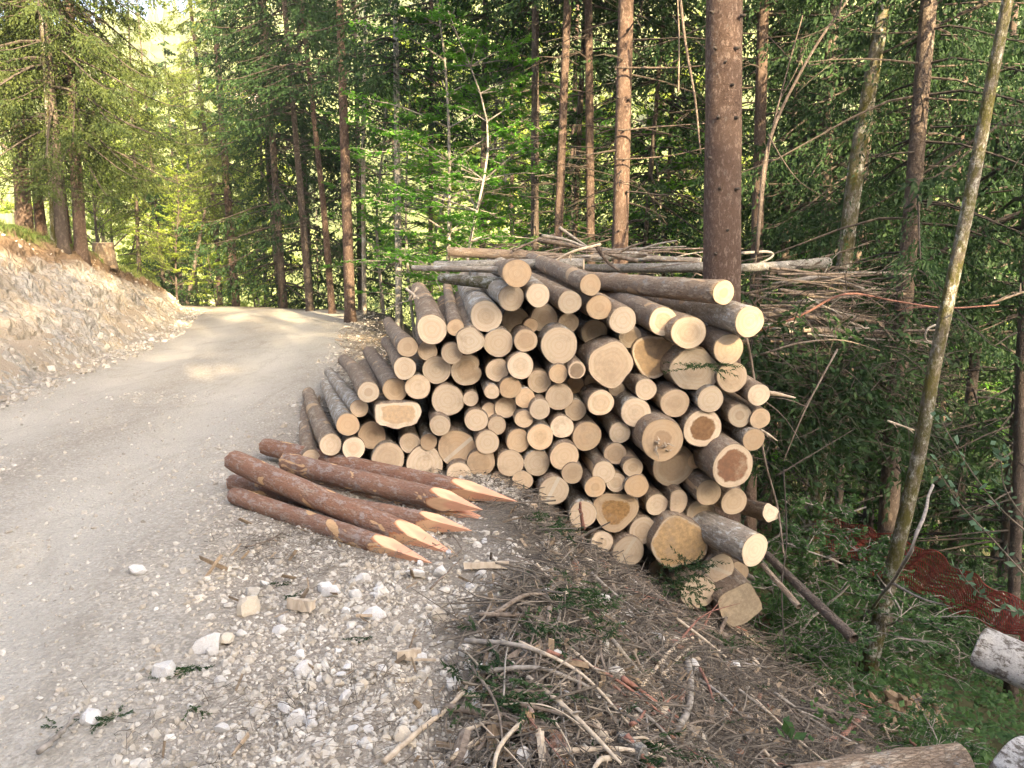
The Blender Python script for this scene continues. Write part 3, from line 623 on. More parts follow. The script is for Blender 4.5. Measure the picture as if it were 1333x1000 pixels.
# ------------------------------------------------------------------ sharpened posts
def make_post(pl, ps, pt, Yl, Yt, wpx, label):
    A = at(*pl, Yl); T = at(*pt, Yt); fr = math.hypot(ps[0]-pl[0], ps[1]-pl[1])/math.hypot(pt[0]-pl[0], pt[1]-pl[1])
    d = T-A; L = np.linalg.norm(d); u = d/L; R = wpx/2*depth_scale(*ps, Yt); Rl = R*1.04
    root = thing('sharpened_post', label, 'fence post', 'sharpened posts beside the stack', A, frame_from(u).to_quaternion())
    rs = np.random.default_rng(int(pt[0])); Ls = L*min(.95, fr/(fr+(1-fr)*1.22))
    s = 28; th = np.linspace(0, 2*math.pi, s, endpoint=False); z = np.linspace(0, Ls, 40)
    rad = (Rl+(R-Rl)*z/Ls)[:, None]*(1+.05*fbm(th[None]*2+pt[0], z[:, None]*8, 3, 5)); rad[:, -1] = (rad[:, -2]+rad[:, 0])/2
    rad[0] *= .88; rad[1] *= .97
    bow = rs.normal(0, .012); V = np.stack([rad*np.cos(th)+bow*np.sin(z/Ls*3.1)[:, None], rad*np.sin(th), z[:, None]+0*rad], -1)
    V[0, :, 2] += rs.uniform(-.01, .01, s); n = 40
    i = np.arange(n-1)[:, None]*s; j = np.arange(s)[None]; k = (j+1) % s; q = np.stack([i+j, i+k, i+s+k, i+s+j], -1).reshape(-1, 4)
    a = Acc(); a.add(V.reshape(-1, 3), None, q); link('bark', a.mesh('bark', [M['bark_post']], True), root)
    a = Acc(); m = 22; t = np.linspace(0, 1, m)**.9; ph = rs.uniform(-.15, .15)+.25; Lt = L-Ls; s2 = 48; th2 = np.linspace(0, 2*math.pi, s2, endpoint=False)
    sq = np.maximum(np.abs(np.cos(th2-ph)), np.abs(np.sin(th2-ph))); w_ = R*.97*(1-t*.985)+.0
    rr = np.minimum(R*.99, w_[:, None]/sq[None]); V = np.stack([rr*np.cos(th2), rr*np.sin(th2), (Ls-.006+t*(Lt+.006))[:, None]+0*rr], -1)
    i = np.arange(m-1)[:, None]*s2; j = np.arange(s2)[None]; k = (j+1) % s2; q = np.stack([i+j, i+k, i+s2+k, i+s2+j], -1).reshape(-1, 4)
    rv = rr.reshape(-1); isb = (rv[q].min(1) > R*.975).astype(int)
    a.add(V.reshape(-1, 3), None, q, mat=isb, rad=rv/R); a.add(V[-1].mean(0)[None]+[[0, 0, .004]]); tip = s2*m
    a.f3.append(np.stack([(m-1)*s2+np.arange(s2), (m-1)*s2+(np.arange(s2)+1) % s2, np.full(s2, tip)], 1)); a.m3.append(np.zeros(s2, int))
    link('sharpened_tip', a.mesh('sharpened_tip', [M['point'], M['bark_post']]), root)
    a = Acc(); v = np.vstack([[[0, 0, .004]], np.stack([rad[0]*.97*np.cos(th), rad[0]*.97*np.sin(th), 0*th+.002], 1)]); j = np.arange(s)
    a.add(v, np.stack([0*j, 1+(j+1) % s, 1+j], 1), rad=np.concatenate([[0], np.full(s, .9)])); link('sawn_end', a.mesh('sawn_end', [M['point']]), root)
    # torn bark flaps
    a = Acc()
    for k in range(26):
        zk = rs.uniform(.05, Ls-.03); tk = rs.uniform(0, 6.28); r_ = R*1.0; p = np.array([r_*math.cos(tk), r_*math.sin(tk), zk]); o_ = np.array([math.cos(tk), math.sin(tk), 0]); tg = np.array([-o_[1], o_[0], 0])
        l_ = rs.uniform(.01, .03); a.add([p, p+tg*l_*.4+o_*.004, p+[0, 0, l_]+o_*rs.uniform(.004, .012), p+tg*l_*.5+[0, 0, l_]+o_*.002], None, [[0, 1, 3, 2]])
    link('bark_flaps', a.mesh('bark_flaps', [M['bark_post']]), root, kind='stuff')
for p in [((345, 581), (615, 639), (673, 653), 5.95, 4.68, 28, 'uppermost red-barked post, farthest back against the log stack'),
          ((372, 601), (581, 656), (628, 664), 5.5, 4.42, 31, 'second red-barked post from the stack, with a long orange scrape'),
          ((303, 599), (540, 700), (598, 726), 5.0, 3.92, 35, 'thickest sharpened post, lying on top of the front ones'),
          ((302, 628), (568, 679), (614, 691), 5.15, 4.15, 27, 'half-hidden post lying beneath the thickest one'),
          ((305, 645), (510, 715), (562, 733), 4.85, 3.78, 29, 'front sharpened post lying lowest on the stony ground'),
          ((370, 612), (594, 672), (648, 682), 5.5, 4.4, 23, 'sharpened post hidden under the second one, only its tip showing'),
          ((385, 605), (610, 662), (661, 680), 5.7, 4.5, 24, 'sharpened post hidden under the uppermost one, only its tip showing')]:
    make_post(*p)

# near stems at the right and lower frame edge
def near_log(pa, pb, Ya, Yb, wpx, label, mat, **k): return lying(pa, pb, Ya, Yb, wpx, label, mat, **k)
near_log((1460, 925), (1275, 843), 3.3, 3.75, 56, 'white-barked birch log end lying on the green slope, upper one at the edge', 'birch', kind='wavy', taper=1.05)
near_log((1460, 1105), (1310, 1000), 2.6, 3.0, 92, 'white-barked birch log end in the bottom corner, the lower one', 'birch', kind='wavy', taper=1.05)
near_log((1030, 1028), (1248, 1000), 3.05, 3.25, 62, 'grey weathered log with peeled patches lying along the bottom edge', 'bark', kind='wavy', taper=.9)
# ------------------------------------------------------------------ trees
def blades(acc, P, T, L, n, blen, bw, droop=.0, side_up=None):
    """rows of narrow needle-spray blades on both sides of twigs: P start, T unit dir, L length (arrays)"""
    N = len(P); t = (np.arange(n)+.5)/n
    t = t[None]+RNG.uniform(-.4, .4, (N, n))/n
    C = P[:, None]+T[:, None]*(L[:, None]*t)[..., None]; C[..., 2] -= droop*(L[:, None]*t)**2
    C = C.reshape(-1, 3); TT = np.repeat(T, n, 0)
    r = RNG.normal(size=TT.shape); S_ = np.cross(TT, r); S_ /= np.linalg.norm(S_, axis=1)[:, None]+1e-9
    D = TT*.75+S_*RNG.uniform(.35, .9, (len(S_), 1)); D[:, 2] -= .25; D /= np.linalg.norm(D, axis=1)[:, None]
    W = np.cross(D, RNG.normal(size=D.shape)); W /= np.linalg.norm(W, axis=1)[:, None]+1e-9
    ll = (blen*RNG.uniform(.6, 1.2, len(C)))[:, None]; ww = (bw*RNG.uniform(.7, 1.2, len(C)))[:, None]
    V = np.stack([C-W*ww*.4, C+W*ww*.6+D*ll*.25, C+D*ll, C-W*ww*.7+D*ll*.4], 1).reshape(-1, 3)
    Q = np.arange(len(V)).reshape(-1, 4); acc.add(V, None, Q)
def spruce_crown(seed, H, z0, L0, nbr, per=26, step=.55, droop=.5, blen=.13, bw=.035, nb=6, lower=1.0, bt=.7):
    """returns needle mesh data + branch mesh"""
    rs = np.random.default_rng(seed); A, B = Acc(), Acc(); z = z0
    while z < H-.3:
        f = (z-z0)/(H-z0); Lb = L0*((1-f)**.75)*min(1, .5+f*4+lower*.5)+.15
        for k in range(max(3, int(nbr*(1-.3*f)))):
            if rs.random() < .14: continue
            a = rs.uniform(0, 6.28); l = Lb*rs.uniform(.65, 1.12); dz = rs.uniform(-.1, .25)
            o = np.array([math.cos(a), math.sin(a), 0]); zb = z+rs.uniform(-.2, .2)
            s = np.linspace(0, 1, 7)[:, None]
            sp = np.array([0, 0, zb])+o*l*s+np.array([0, 0, 1])*l*(dz*s-droop*s**1.6+.28*droop*s**4*1.6)
            tube(B, sp, np.linspace((.022+.008*l)*bt, .003, 7), 4, False)
            m = int(per*l/1.5)+3; ts = rs.uniform(.12, 1, m); i = (ts*5.999).astype(int); fr = (ts*6-i)[:, None]
            P = sp[i]*(1-fr)+sp[i+1]*fr; T0 = sp[i+1]-sp[i]; T0 /= np.linalg.norm(T0, axis=1)[:, None]
            sd = np.cross(T0, [0, 0, 1])*rs.choice([-1, 1], m)[:, None]
            T = T0*rs.uniform(.35, .8, (m, 1))+sd*rs.uniform(.4, 1, (m, 1)); T[:, 2] -= rs.uniform(.15, 1.1, m); T /= np.linalg.norm(T, axis=1)[:, None]
            LL = l*.32*(1.15-ts)*rs.uniform(.7, 1.4, m)+.12
            blades(A, P, T, LL, nb, blen, bw, .25)
        z += step*rs.uniform(.8, 1.2)*(1-.35*f)
    # leader
    blades(A, np.array([[0, 0, H-1.0]]), np.array([[0, 0, 1.]]), np.array([1.1]), 24, blen, bw)
    return A, B
def dead_twigs(seed, z0, z1, n, l=1.0, r=.16):
    rs = np.random.default_rng(seed); B = Acc()
    for k in range(n):
        z = rs.uniform(z0, z1); a = rs.uniform(0, 6.28); o = np.array([math.cos(a), math.sin(a), 0]); L = l*rs.uniform(.3, 1.3)
        p0 = np.array([0, 0, z])+o*r*.7; s = np.linspace(0, 1, 5)[:, None]; dz = rs.uniform(-.25, .15)
        sp = p0+o*L*s+np.array([0, 0, 1])*(dz*s+rs.uniform(-.2, .1)*s**2)*L+rs.normal(0, .02, (5, 3))*s
        tube(B, sp, np.linspace(.013, .003, 5), 4, False)
        for q in range(rs.integers(1, 4)):
            t = rs.uniform(.3, .9); b0 = sp[0]*(1-t)+sp[-1]*t; d = o*.6+np.cross(o, [0, 0, 1])*rs.uniform(-1, 1)+[0, 0, rs.uniform(-.6, .2)]
            tube(B, [b0, b0+d*L*.2, b0+d*L*.38+[0, 0, -.04]], [.005, .004, .0015], 3, False)
    return B
print('protos')
PROTO = {}
def proto_spruce(key, mat='needle', **k):
    A, B = spruce_crown(**k); PROTO[key] = (A.mesh('crown', [M[mat]]), B.mesh('branches', [M['dead']]), A, k['H'])
proto_spruce('tallA', seed=1, H=24, z0=9.5, L0=2.7, nbr=6, per=22, step=.62)
proto_spruce('tallB', seed=2, H=21, z0=6.5, L0=2.4, nbr=6, per=22, step=.6, droop=.7)
proto_spruce('nearA', seed=8, H=21, z0=4.8, L0=2.4, nbr=6, per=44, step=.6, droop=.75, nb=12, blen=.065, bw=.016, bt=.4)
proto_spruce('nearB', seed=9, H=24, z0=9, L0=2.7, nbr=6, per=36, step=.62, nb=11, blen=.07, bw=.017, bt=.45)
proto_spruce('fullA', seed=3, H=17, z0=1.2, L0=2.6, nbr=6, per=20, step=.52, droop=.55)
proto_spruce('fullB', seed=4, H=13, z0=.6, L0=2.1, nbr=6, per=22, step=.45, droop=.4)
proto_spruce('curtain', seed=5, H=19, z0=2.6, L0=2.5, nbr=7, per=44, step=.5, droop=.75, nb=11, blen=.075, bw=.019)
def recolour(key, new, mat):
    me = PROTO[key][0].copy(); me.materials[0] = M[mat]; PROTO[new] = (me, PROTO[key][1], None, PROTO[key][3])
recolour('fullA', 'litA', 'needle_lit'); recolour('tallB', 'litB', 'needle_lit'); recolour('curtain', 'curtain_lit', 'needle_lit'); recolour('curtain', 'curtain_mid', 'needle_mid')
DEAD = [dead_twigs(s, 1.2, 8.5, 42, 1.25).mesh('dead_branches', [M['dead']]) for s in (11, 12, 13)]
def leaf_quads(acc, C, size, flat=.35):
    n = len(C); N_ = RNG.normal(size=(n, 3))*flat; N_[:, 2] += 1; N_ /= np.linalg.norm(N_, axis=1)[:, None]
    a = np.cross(N_, RNG.normal(size=(n, 3))); a /= np.linalg.norm(a, axis=1)[:, None]; b = np.cross(N_, a)
    l = (size*RNG.uniform(.6, 1.25, n))[:, None]
    V = np.stack([C-a*l*.5, C+b*l*.3+a*l*.05-N_*l*.06, C+a*l*.55, C-b*l*.3+a*l*.05-N_*l*.06], 1).reshape(-1, 3)
    acc.add(V, None, np.arange(4*n).reshape(-1, 4))
def broadleaf(seed, H, z0, spread, nlimb, leaves, size=.085, trunk_r=.05, up=.35, flat=.35, sprays=7):
    rs = np.random.default_rng(seed); A, B = Acc(), Acc()
    tp = np.array([[0, 0, 0], [rs.normal(0, .1), rs.normal(0, .1), H*.35], [rs.normal(0, .25), rs.normal(0, .25), H*.7], [rs.normal(0, .4), rs.normal(0, .4), H]]); TP = spline(tp, 14)
    tube(B, TP, np.linspace(trunk_r, .008, 14), 7)
    for k in range(nlimb):
        t = rs.uniform(z0/H, .98); b0 = TP[int(t*13)]; a = rs.uniform(0, 6.28); o = np.array([math.cos(a), math.sin(a), up*rs.uniform(.3, 1.8)])
        L = spread*rs.uniform(.5, 1.1)*(1.15-t*.75); sp = spline([b0, b0+o*L*.5, b0+o*L+[0, 0, -.1*L]], 7); tube(B, sp, np.linspace(trunk_r*.35, .004, 7), 4, False)
        for q in range(sprays):
            u = rs.uniform(.3, 1); c0 = sp[min(6, int(u*6.9))]; d = o*.5+np.array([rs.normal(), rs.normal(), rs.normal()*.2]); d /= np.linalg.norm(d); l2 = L*.35*rs.uniform(.5, 1.2)
            e = c0+d*l2; tube(B, [c0, (c0+e)/2+[0, 0, .03], e], [.006, .004, .002], 3, False)
            m = max(3, int(leaves/(nlimb*sprays))); tt = rs.uniform(.15, 1.08, (m, 1)); sd = np.cross(d, [0, 0, 1])
            C = c0+d*l2*tt+sd*rs.uniform(-1, 1, (m, 1))*l2*.34*(1.1-tt*.5)+rs.normal(0, .02, (m, 3)); leaf_quads(A, C, size, flat)
    return A, B
for key, mat, k in [('beechA', 'leaf', dict(seed=21, H=8, z0=1.6, spread=2.3, nlimb=38, leaves=9500)),
                    ('beechB', 'leaf', dict(seed=22, H=5.5, z0=.8, spread=1.7, nlimb=30, leaves=6500, size=.075)),
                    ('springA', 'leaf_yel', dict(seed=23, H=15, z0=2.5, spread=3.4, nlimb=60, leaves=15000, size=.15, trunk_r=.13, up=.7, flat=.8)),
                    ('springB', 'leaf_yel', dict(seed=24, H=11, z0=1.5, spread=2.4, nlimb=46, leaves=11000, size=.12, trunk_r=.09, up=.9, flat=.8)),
                    ('bushA', 'herb', dict(seed=25, H=1.6, z0=.1, spread=1.0, nlimb=26, leaves=3200, size=.055, trunk_r=.018)),
                    ('bushB', 'leaf_blue', dict(seed=26, H=3.2, z0=.4, spread=1.5, nlimb=26, leaves=3600, size=.08, trunk_r=.03, up=.8))]:
    A, B = broadleaf(**k); PROTO[key] = (A.mesh('crown', [M[mat]]), B.mesh('stem', [M['twig_grey' if 'spring' not in key else 'bark_dark']]), None, k['H'])
def trunk_mesh(P, R, top=.45, mat='bark_tree', sides=18, n=30, flare=1.35):
    """P polyline local from base up"""
    S_ = spline(P, n); z = np.linspace(0, 1, n); h = np.linalg.norm(S_[-1]-S_[0])
    r = R*(1-(1-top)*z**1.1)*(1+(flare-1)*np.exp(-z*h/.35)); a = Acc(); tube(a, S_, r, sides, True, rough=.03); return a.mesh('trunk', [M[mat]], True)
TREES = []
def pix_tree(pts, Y, wpx, label, mat='bark_tree', crown='tallA', H=20, dead=True, cat='tree', name='spruce_tree', scale=1.0, group=None, crown_z=None, top=.45, Rot=None, flare=1.35, extra=None):
    """pts: photo pixels from low to high on the stem; base goes to the ground, top is extended"""
    Q = np.array([at(px, py, Y) for px, py in pts]); R = wpx/2*depth_scale(*pts[0], Y)
    d0 = (Q[1]-Q[0])/max(.05, Q[1][2]-Q[0][2]); zb = Q[0][2]
    for _ in range(60):
        b = Q[0]+d0*(zb-Q[0][2]); zb = .5*zb+.5*float(height(b[0], b[1]))
    base = Q[0]+d0*(zb-Q[0][2])-[0, 0, .12]; d1 = (Q[-1]-Q[-2])/(Q[-1][2]-Q[-2][2]); topz = base[2]+H
    pl = [base]+([q for q in Q[1:-1]] if len(Q) > 2 else [])+[Q[-1]]+([Q[-1]+d1*(topz-Q[-1][2])] if topz > Q[-1][2]+.5 else [])
    root = thing(name, label, cat, group, base); lp = np.array(pl)-base
    link('trunk', trunk_mesh(lp, R, top, mat, flare=flare), root)
    if crown:
        me, br, _, Hc = PROTO[crown]; lean = Vector(lp[-1]-lp[0]).normalized(); q = Vector((0, 0, 1)).rotation_difference(lean)@Quaternion((0, 0, 1), random.uniform(0, 6.28))
        k = lp[-1][2]/Hc if crown_z is None else crown_z
        for m_, nm in ((me, 'crown'), (br, 'branches')):
            c = link(nm, m_, root, kind='stuff'); c.rotation_mode = 'QUATERNION'; c.rotation_quaternion = q; c.scale = (scale, scale, k)
        if dead:
            c = link('dead_branches', random.choice(DEAD), root, kind='stuff'); c.rotation_mode = 'QUATERNION'; c.rotation_quaternion = q; c.scale = (1, 1, 1)
    TREES.append((base[0], base[1])); return root
def stand_tree(x, y, kind, label, group, s=1.0, name='spruce_tree', mat='bark_dark', R=.11, cat='tree'):
    base = np.array([x, y, float(height(x, y))-.1]); me, br, _, H = PROTO[kind]; root = thing(name, label, cat, group, base)
    root.rotation_euler = (random.gauss(0, .02), random.gauss(0, .02), random.uniform(0, 6.28)); root.scale = (s, s, s)
    if y < 15 and kind in ('tallA', 'tallB') and y > 0: kind = 'nearB' if kind == 'tallA' else 'nearA'; me, br, _, H = PROTO[kind]
    if 'spruce' in name: link('trunk', TRK[mat, round(R, 2)] if (mat, round(R, 2)) in TRK else TRK.setdefault((mat, round(R, 2)), trunk_mesh([[0, 0, 0], [0.03, 0, H*.5], [0, .02, H]], R, .12, mat, 9, 12)), root)
    link('crown', me, root); link('branches' if 'spruce' in name else 'stem', br, root, kind='stuff')
    if kind.startswith(('tall', 'litB')): link('dead_branches', random.choice(DEAD), root, kind='stuff')
    TREES.append((x, y)); return root
TRK = {}
# trunks that can be told apart in the photograph
T = pix_tree
big = T([(940, 388), (943, 0)], 7.35, 57, 'thickest reddish spruce trunk rising directly behind the right end of the log stack', H=24, crown='nearB', dead=False, top=.5, flare=1.1)
def stubs(root, pts, Y):
    for px, py in pts:
        p = at(px, py, Y); q = Vector(p)-root.location; ax = Vector((0, 0, 1)); o_ = Vector(((px-root['_cx'])/28.0, -.9, 0)).normalized(); a = Acc(); b0 = Vector((0, 0, 0))
        tube(a, [list(-o_*.05), list(-o_*.004), list(o_*.005)], [.016, .014, .007], 7, True, jag=.008, rough=.2); s_ = link('branch_stub', a.mesh('branch_stub', [M['dead']], True), root)
        s_.location = q
    del root['_cx']
big['_cx'] = 943; stubs(big, [(930, 62), (962, 62), (945, 80), (935, 152), (961, 153), (970, 20), (925, 15), (937, 245), (962, 246), (948, 300), (922, 205), (955, 110), (931, 330)], 7.17)
stout = T([(807, 330), (815, 0)], 11, 25, 'stout dark knotty spruce trunk left of the thickest trunk', 'bark_tree', H=23)
stout['_cx'] = 811; stubs(stout, [(820, 37), (804, 127), (820, 129), (813, 170), (802, 207), (814, 207), (803, 248), (818, 250), (806, 300), (816, 88)], 10.84)
T([(985, 330), (994, 0)], 12.5, 18, 'straight brown trunk just right of the thickest trunk', 'bark_tree', H=22)
T([(1073, 330), (1083, 0)], 13.5, 18, 'shadowy trunk left of the mossy leaning trunk', 'bark_dark', 'tallB', H=22)
T([(1089, 430), (1108, 270), (1128, 140), (1152, 0)], 9.6, 21, 'mossy olive trunk leaning right behind the brush pile', 'bark_moss', None, H=13, name='leaning_tree', top=.7)
T([(1155, 700), (1164, 550), (1178, 380), (1209, 0)], 9.2, 25, 'dark straight spruce trunk rising from the slope behind the leaning birch', 'bark_dark', 'nearA', H=22, top=.6)
T([(1150, 782), (1190, 620), (1216, 480), (1262, 260), (1290, 110), (1312, 0)], 6.9, 18, 'leaning birch trunk with moss and white patches at the right', 'bark_moss', None, H=9, name='birch_tree', top=.6, flare=1.5)
T([(727, 300), (739, 0)], 13.5, 13, 'slim trunk with sunlit orange upper part, left of a close dark pair', 'bark_tree', H=21)
T([(769, 305), (766, 0)], 13.8, 13, 'straight slim trunk with reddish sunlit patch, right one of a close pair', 'bark_tree', H=22)
T([(748, 305), (762, 0)], 16, 8, 'thin dark trunk crossing behind the reddish slim one', 'bark_dark', H=20)
T([(696, 300), (697, 0)], 14.5, 12, 'grey-brown trunk rising behind the topmost log, with forked twigs', 'bark_dark', H=20)
T([(628, 320), (632, 0)], 17, 9, 'dark slim trunk amid bright beech leaves left of the forked-twig trunk', 'bark_dark', H=20)
T([(519, 390), (515, 0)], 18, 9, 'thin mottled grey trunk left of the beech leaves', 'bark_white', 'tallB', H=19)
T([(456, 415), (449, 200), (442, 0)], 18.6, 14, 'bare reddish-grey trunk at the bend of the road, thickest there', 'bark_tree', None, H=21)
T([(474, 395), (473, 200), (476, 0)], 21, 6, 'very thin pale trunk just right of the bare one at the bend', 'bark_grey', None, H=18)
T([(433, 410), (422, 280), (404, 110)], 21.5, 9, 'slim trunk curving left, orange lower down, left of the bare trunk at the bend', 'bark_tree', 'tallB', H=20)
T([(404, 405), (392, 260), (380, 120)], 23, 10, 'dark thin trunk in the shadowed clump behind the road crest', 'bark_dark', 'tallB', H=19)
T([(366, 400), (352, 250), (340, 60)], 26, 8, 'slender trunk at the left rim of the shadowed clump', 'bark_dark', 'tallB', H=20)
T([(840, 310), (858, 90)], 15, 7, 'thin dark stem between the stout knotty trunk and the thickest one', 'bark_dark', 'tallB', H=15)
T([(866, 310), (876, 120)], 17, 6, 'thinnest dark stem right beside the thickest trunk', 'bark_dark', 'tallB', H=17)
T([(1246, 260), (1264, 0)], 15, 8, 'slim far trunk with an orange patch left of the leaning birch', 'bark_tree', 'tallB', H=20)
T([(1118, 330), (1135, 120)], 13, 11, 'dark trunk close behind the mossy leaning trunk', 'bark_dark', 'tallB', H=20)
T([(1325, 640), (1333, 400), (1345, 0)], 9.5, 15, 'dark trunk at the right edge behind the glossy-leaved branch', 'bark_dark', 'tallB', H=21)
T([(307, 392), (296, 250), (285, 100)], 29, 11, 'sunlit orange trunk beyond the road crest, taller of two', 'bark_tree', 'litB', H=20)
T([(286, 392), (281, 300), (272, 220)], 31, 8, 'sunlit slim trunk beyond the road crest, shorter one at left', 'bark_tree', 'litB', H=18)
T([(560, 380), (561, 180)], 20, 7, 'thin trunk with an orange glint among the dark mid-forest', 'bark_tree', 'tallB', H=19)
T([(243, 396), (256, 330)], 28, 6, 'short broken trunk beside the sapling at the road crest', 'bark_dark', None, H=5)
# spruces on the bank
T([(104, 303), (97, 180), (92, 40)], 16.3, 16, 'bank spruce trunk nearest the stump, dappled with sun', 'bark_tree', 'curtain_mid', H=18, flare=1.5, scale=1.0)
T([(79, 300), (70, 180), (55, 0)], 15.6, 17, 'dark bank spruce trunk in front of the dappled one', 'bark_dark', 'curtain_mid', H=19, scale=1.0)
T([(88, 302), (80, 230)], 16.6, 9, 'narrow brown stem squeezed between the bank spruces', 'bark_tree', None, H=12)
T([(68, 298), (64, 215)], 15.4, 6, 'thin sunlit stem left of the dark bank spruce', 'bark_moss', None, H=9, name='young_tree')
T([(30, 268), (20, 100)], 17.5, 22, 'stout sunlit spruce trunk on the bank at the left edge', 'bark_tree', 'curtain_mid', H=20, flare=1.8, scale=.9)
T([(50, 266), (38, 150)], 18, 15, 'second sunlit trunk close to the stout one on the bank', 'bark_tree', 'tallB', H=19, flare=1.6)
print('forest')
# spruces and beeches by what the photograph shows of them
def crown_at(px, Y, kind, label, group=None, s=1.0, name='spruce_tree', **k):
    x = (px-666.5)/1000*Y*1.0; return stand_tree(x, Y, kind, label, group, s, name, **k)
crown_at(238, 36, 'fullA', 'dark narrow spruce with pointed tip standing against the bright slope', s=.97)
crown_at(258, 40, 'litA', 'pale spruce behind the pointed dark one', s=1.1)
crown_at(370, 25, 'fullA', 'dense dark spruce in the shadowed clump, left one', s=1.15)
crown_at(405, 27, 'fullA', 'dense dark spruce in the shadowed clump, middle one', s=1.2)
crown_at(470, 27, 'fullA', 'dense dark spruce behind the bare trunk at the bend', s=1.15)
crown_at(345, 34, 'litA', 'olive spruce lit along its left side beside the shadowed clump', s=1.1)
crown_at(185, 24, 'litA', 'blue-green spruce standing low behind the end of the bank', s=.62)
crown_at(218, 27, 'fullB', 'round young spruce left of the road crest', s=.7)
for px, Y, s, lb in [(300, 42, 1.2, 'tall yellow-green tree glowing behind the sunlit trunks'), (330, 48, 1.3, 'yellow-green tree right of the sunlit trunks'), (268, 50, 1.3, 'yellow tree behind the pointed dark spruce'), (215, 44, 1.2, 'yellow-green tree above the bank end'),
                     (150, 38, 1.2, 'yellow-lit tree glimpsed behind the bank spruces'), (235, 60, 1.4, 'farthest yellow tree under the strip of sky'), (590, 34, 1.1, 'bright yellow-green tree behind the mottled trunk'), (690, 40, 1.2, 'bright tree glowing behind the topmost logs'), (890, 38, 1.1, 'bright tree glowing left of the thickest trunk'), (1230, 40, 1.1, 'bright tree glowing behind the leaning birch')]:
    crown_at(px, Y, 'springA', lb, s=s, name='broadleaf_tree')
for px, Y, s, lb in [(232, 24.5, .42, 'tiny bright sapling at the inner edge of the road bend'), (280, 30, .6, 'lime-green bush-like tree at the road crest'), (330, 32, .7, 'yellow-green young tree left of the shadowed clump'), (135, 22, .5, 'fresh green young tree just behind the stump'),
                     (160, 26, .6, 'young green tree under the drooping spruce boughs')]:
    crown_at(px, Y, 'springB', lb, s=s, name='young_tree')
for px, Y, z, s, lb in [(575, 15.5, 0, 1.05, 'beech with bright leaves high behind the stack, left one'), (625, 17, 0, 1.15, 'beech with bright leaf layers round the dark slim trunk'), (665, 16, 0, 1.0, 'beech with bright leaves between two grey trunks'), (710, 19, 0, 1.1, 'beech spreading low behind the topmost slash'), (540, 20, 0, .9, 'dark green beech beside the mottled trunk'),
                        (850, 16, 0, 1., 'beech filling the gap left of the thickest trunk'), (885, 19, 0, 1.1, 'beech showing behind the thickest trunk, farther one'), (1040, 19, 0, 1.0, 'dim beech behind the straight brown trunk'), (1130, 17, 0, 1.1, 'beech behind the mossy leaning trunk'), (1240, 15, 0, 1.0, 'beech in the shade behind the leaning birch'), (1290, 18, 0, 1.1, 'beech at the right edge of the forest'),
                        (500, 22, 0, 1.0, 'beech near the bend behind the pale thin trunk'), (780, 21, 0, 1.1, 'beech behind the close pair of slim trunks'), (600, 13.5, 0, .8, 'small beech close behind the left end of the slash'), (650, 21, 0, 1.2, 'taller beech far behind the topmost log'), (745, 16, 0, .9, 'beech between orange-lit trunk and reddish slim trunk'), (560, 25, 0, 1.3, 'far beech left of the dark slim trunk'), (830, 22, 0, 1.2, 'far beech right of the stout knotty trunk'), (1175, 20, 0, 1.1, 'beech seen past the dark straight trunk'), (1060, 15, 0, .8, 'small beech rising over the brush pile')]:
    crown_at(px, Y, 'beechA', lb, s=s, name='beech_tree')
for px, Y, kd, lb in [(1010, 15, 'fullA', 'dense dark spruce right behind the brush pile, first from the thickest trunk'), (1075, 18, 'fullA', 'dense dark spruce behind the mossy leaning trunk'), (1150, 14.5, 'fullB', 'short dark spruce between mossy trunk and dark straight trunk'), (1215, 17, 'fullA', 'dense dark spruce right of the dark straight trunk'),
                       (1270, 13, 'fullB', 'short dark spruce behind the leaning birch'), (1325, 16, 'fullA', 'dense dark spruce at the right edge'), (1190, 22, 'fullA', 'dense spruce farther down behind the dark straight trunk'), (1300, 22, 'fullA', 'dense spruce farther down behind the birch'), (1120, 26, 'fullA', 'dense spruce far behind the mossy trunk'), (1250, 30, 'fullA', 'dense far spruce in the dark right part'), (1350, 12, 'fullB', 'short dark spruce cut by the right edge'), (960, 20, 'fullA', 'dense dark spruce glimpsed beside the thickest trunk')]:
    crown_at(px, Y, kd, lb)
rf = np.random.default_rng(5); nfor = 0; tries = 0
KL = {'tallA': 'tall bare-stemmed spruce deep in the shaded forest', 'tallB': 'drooping spruce deep in the shaded forest', 'fullA': 'dense spruce standing down the wooded slope', 'fullB': 'short dense spruce growing among the taller trunks', 'beechA': 'green beech growing down the wooded slope', 'springA': 'yellow-green broadleaf tree far down the slope', 'litA': 'lighter spruce far down the slope'}
while nfor < 84 and tries < 9000:
    tries += 1; y = rf.uniform(10.5, 75); x = rf.uniform(-.62, .9)*y*1.0+rf.uniform(-2, 3)
    D = float(D_out(x, y))
    if D < (2.5 if y < 24 else 1.0) or x < x_left(min(y, 24))+1 and y < 26: continue
    if y < 14 and x < 3.2: continue
    if y > 20 and -.52*y < x < -.30*y: continue       # opening above the road
    if min((x-a)**2+(y-b)**2 for a, b in TREES) < (2.0+.02*y)**2: continue
    near = y < 28
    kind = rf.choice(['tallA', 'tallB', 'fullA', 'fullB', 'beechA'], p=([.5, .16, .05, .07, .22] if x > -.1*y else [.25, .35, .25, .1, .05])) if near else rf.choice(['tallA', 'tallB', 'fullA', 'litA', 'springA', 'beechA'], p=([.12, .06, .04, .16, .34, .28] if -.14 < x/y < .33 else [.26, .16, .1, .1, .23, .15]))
    nm = 'broadleaf_tree' if kind == 'springA' else 'beech_tree' if kind == 'beechA' else 'spruce_tree'
    stand_tree(x, y, kind, KL[kind], 'trees deep in the forest', rf.uniform(.75, 1.1), nm, R=rf.choice([.09, .12, .15]), mat='bark_dark' if rf.random() < .6 else 'bark_tree'); nfor += 1
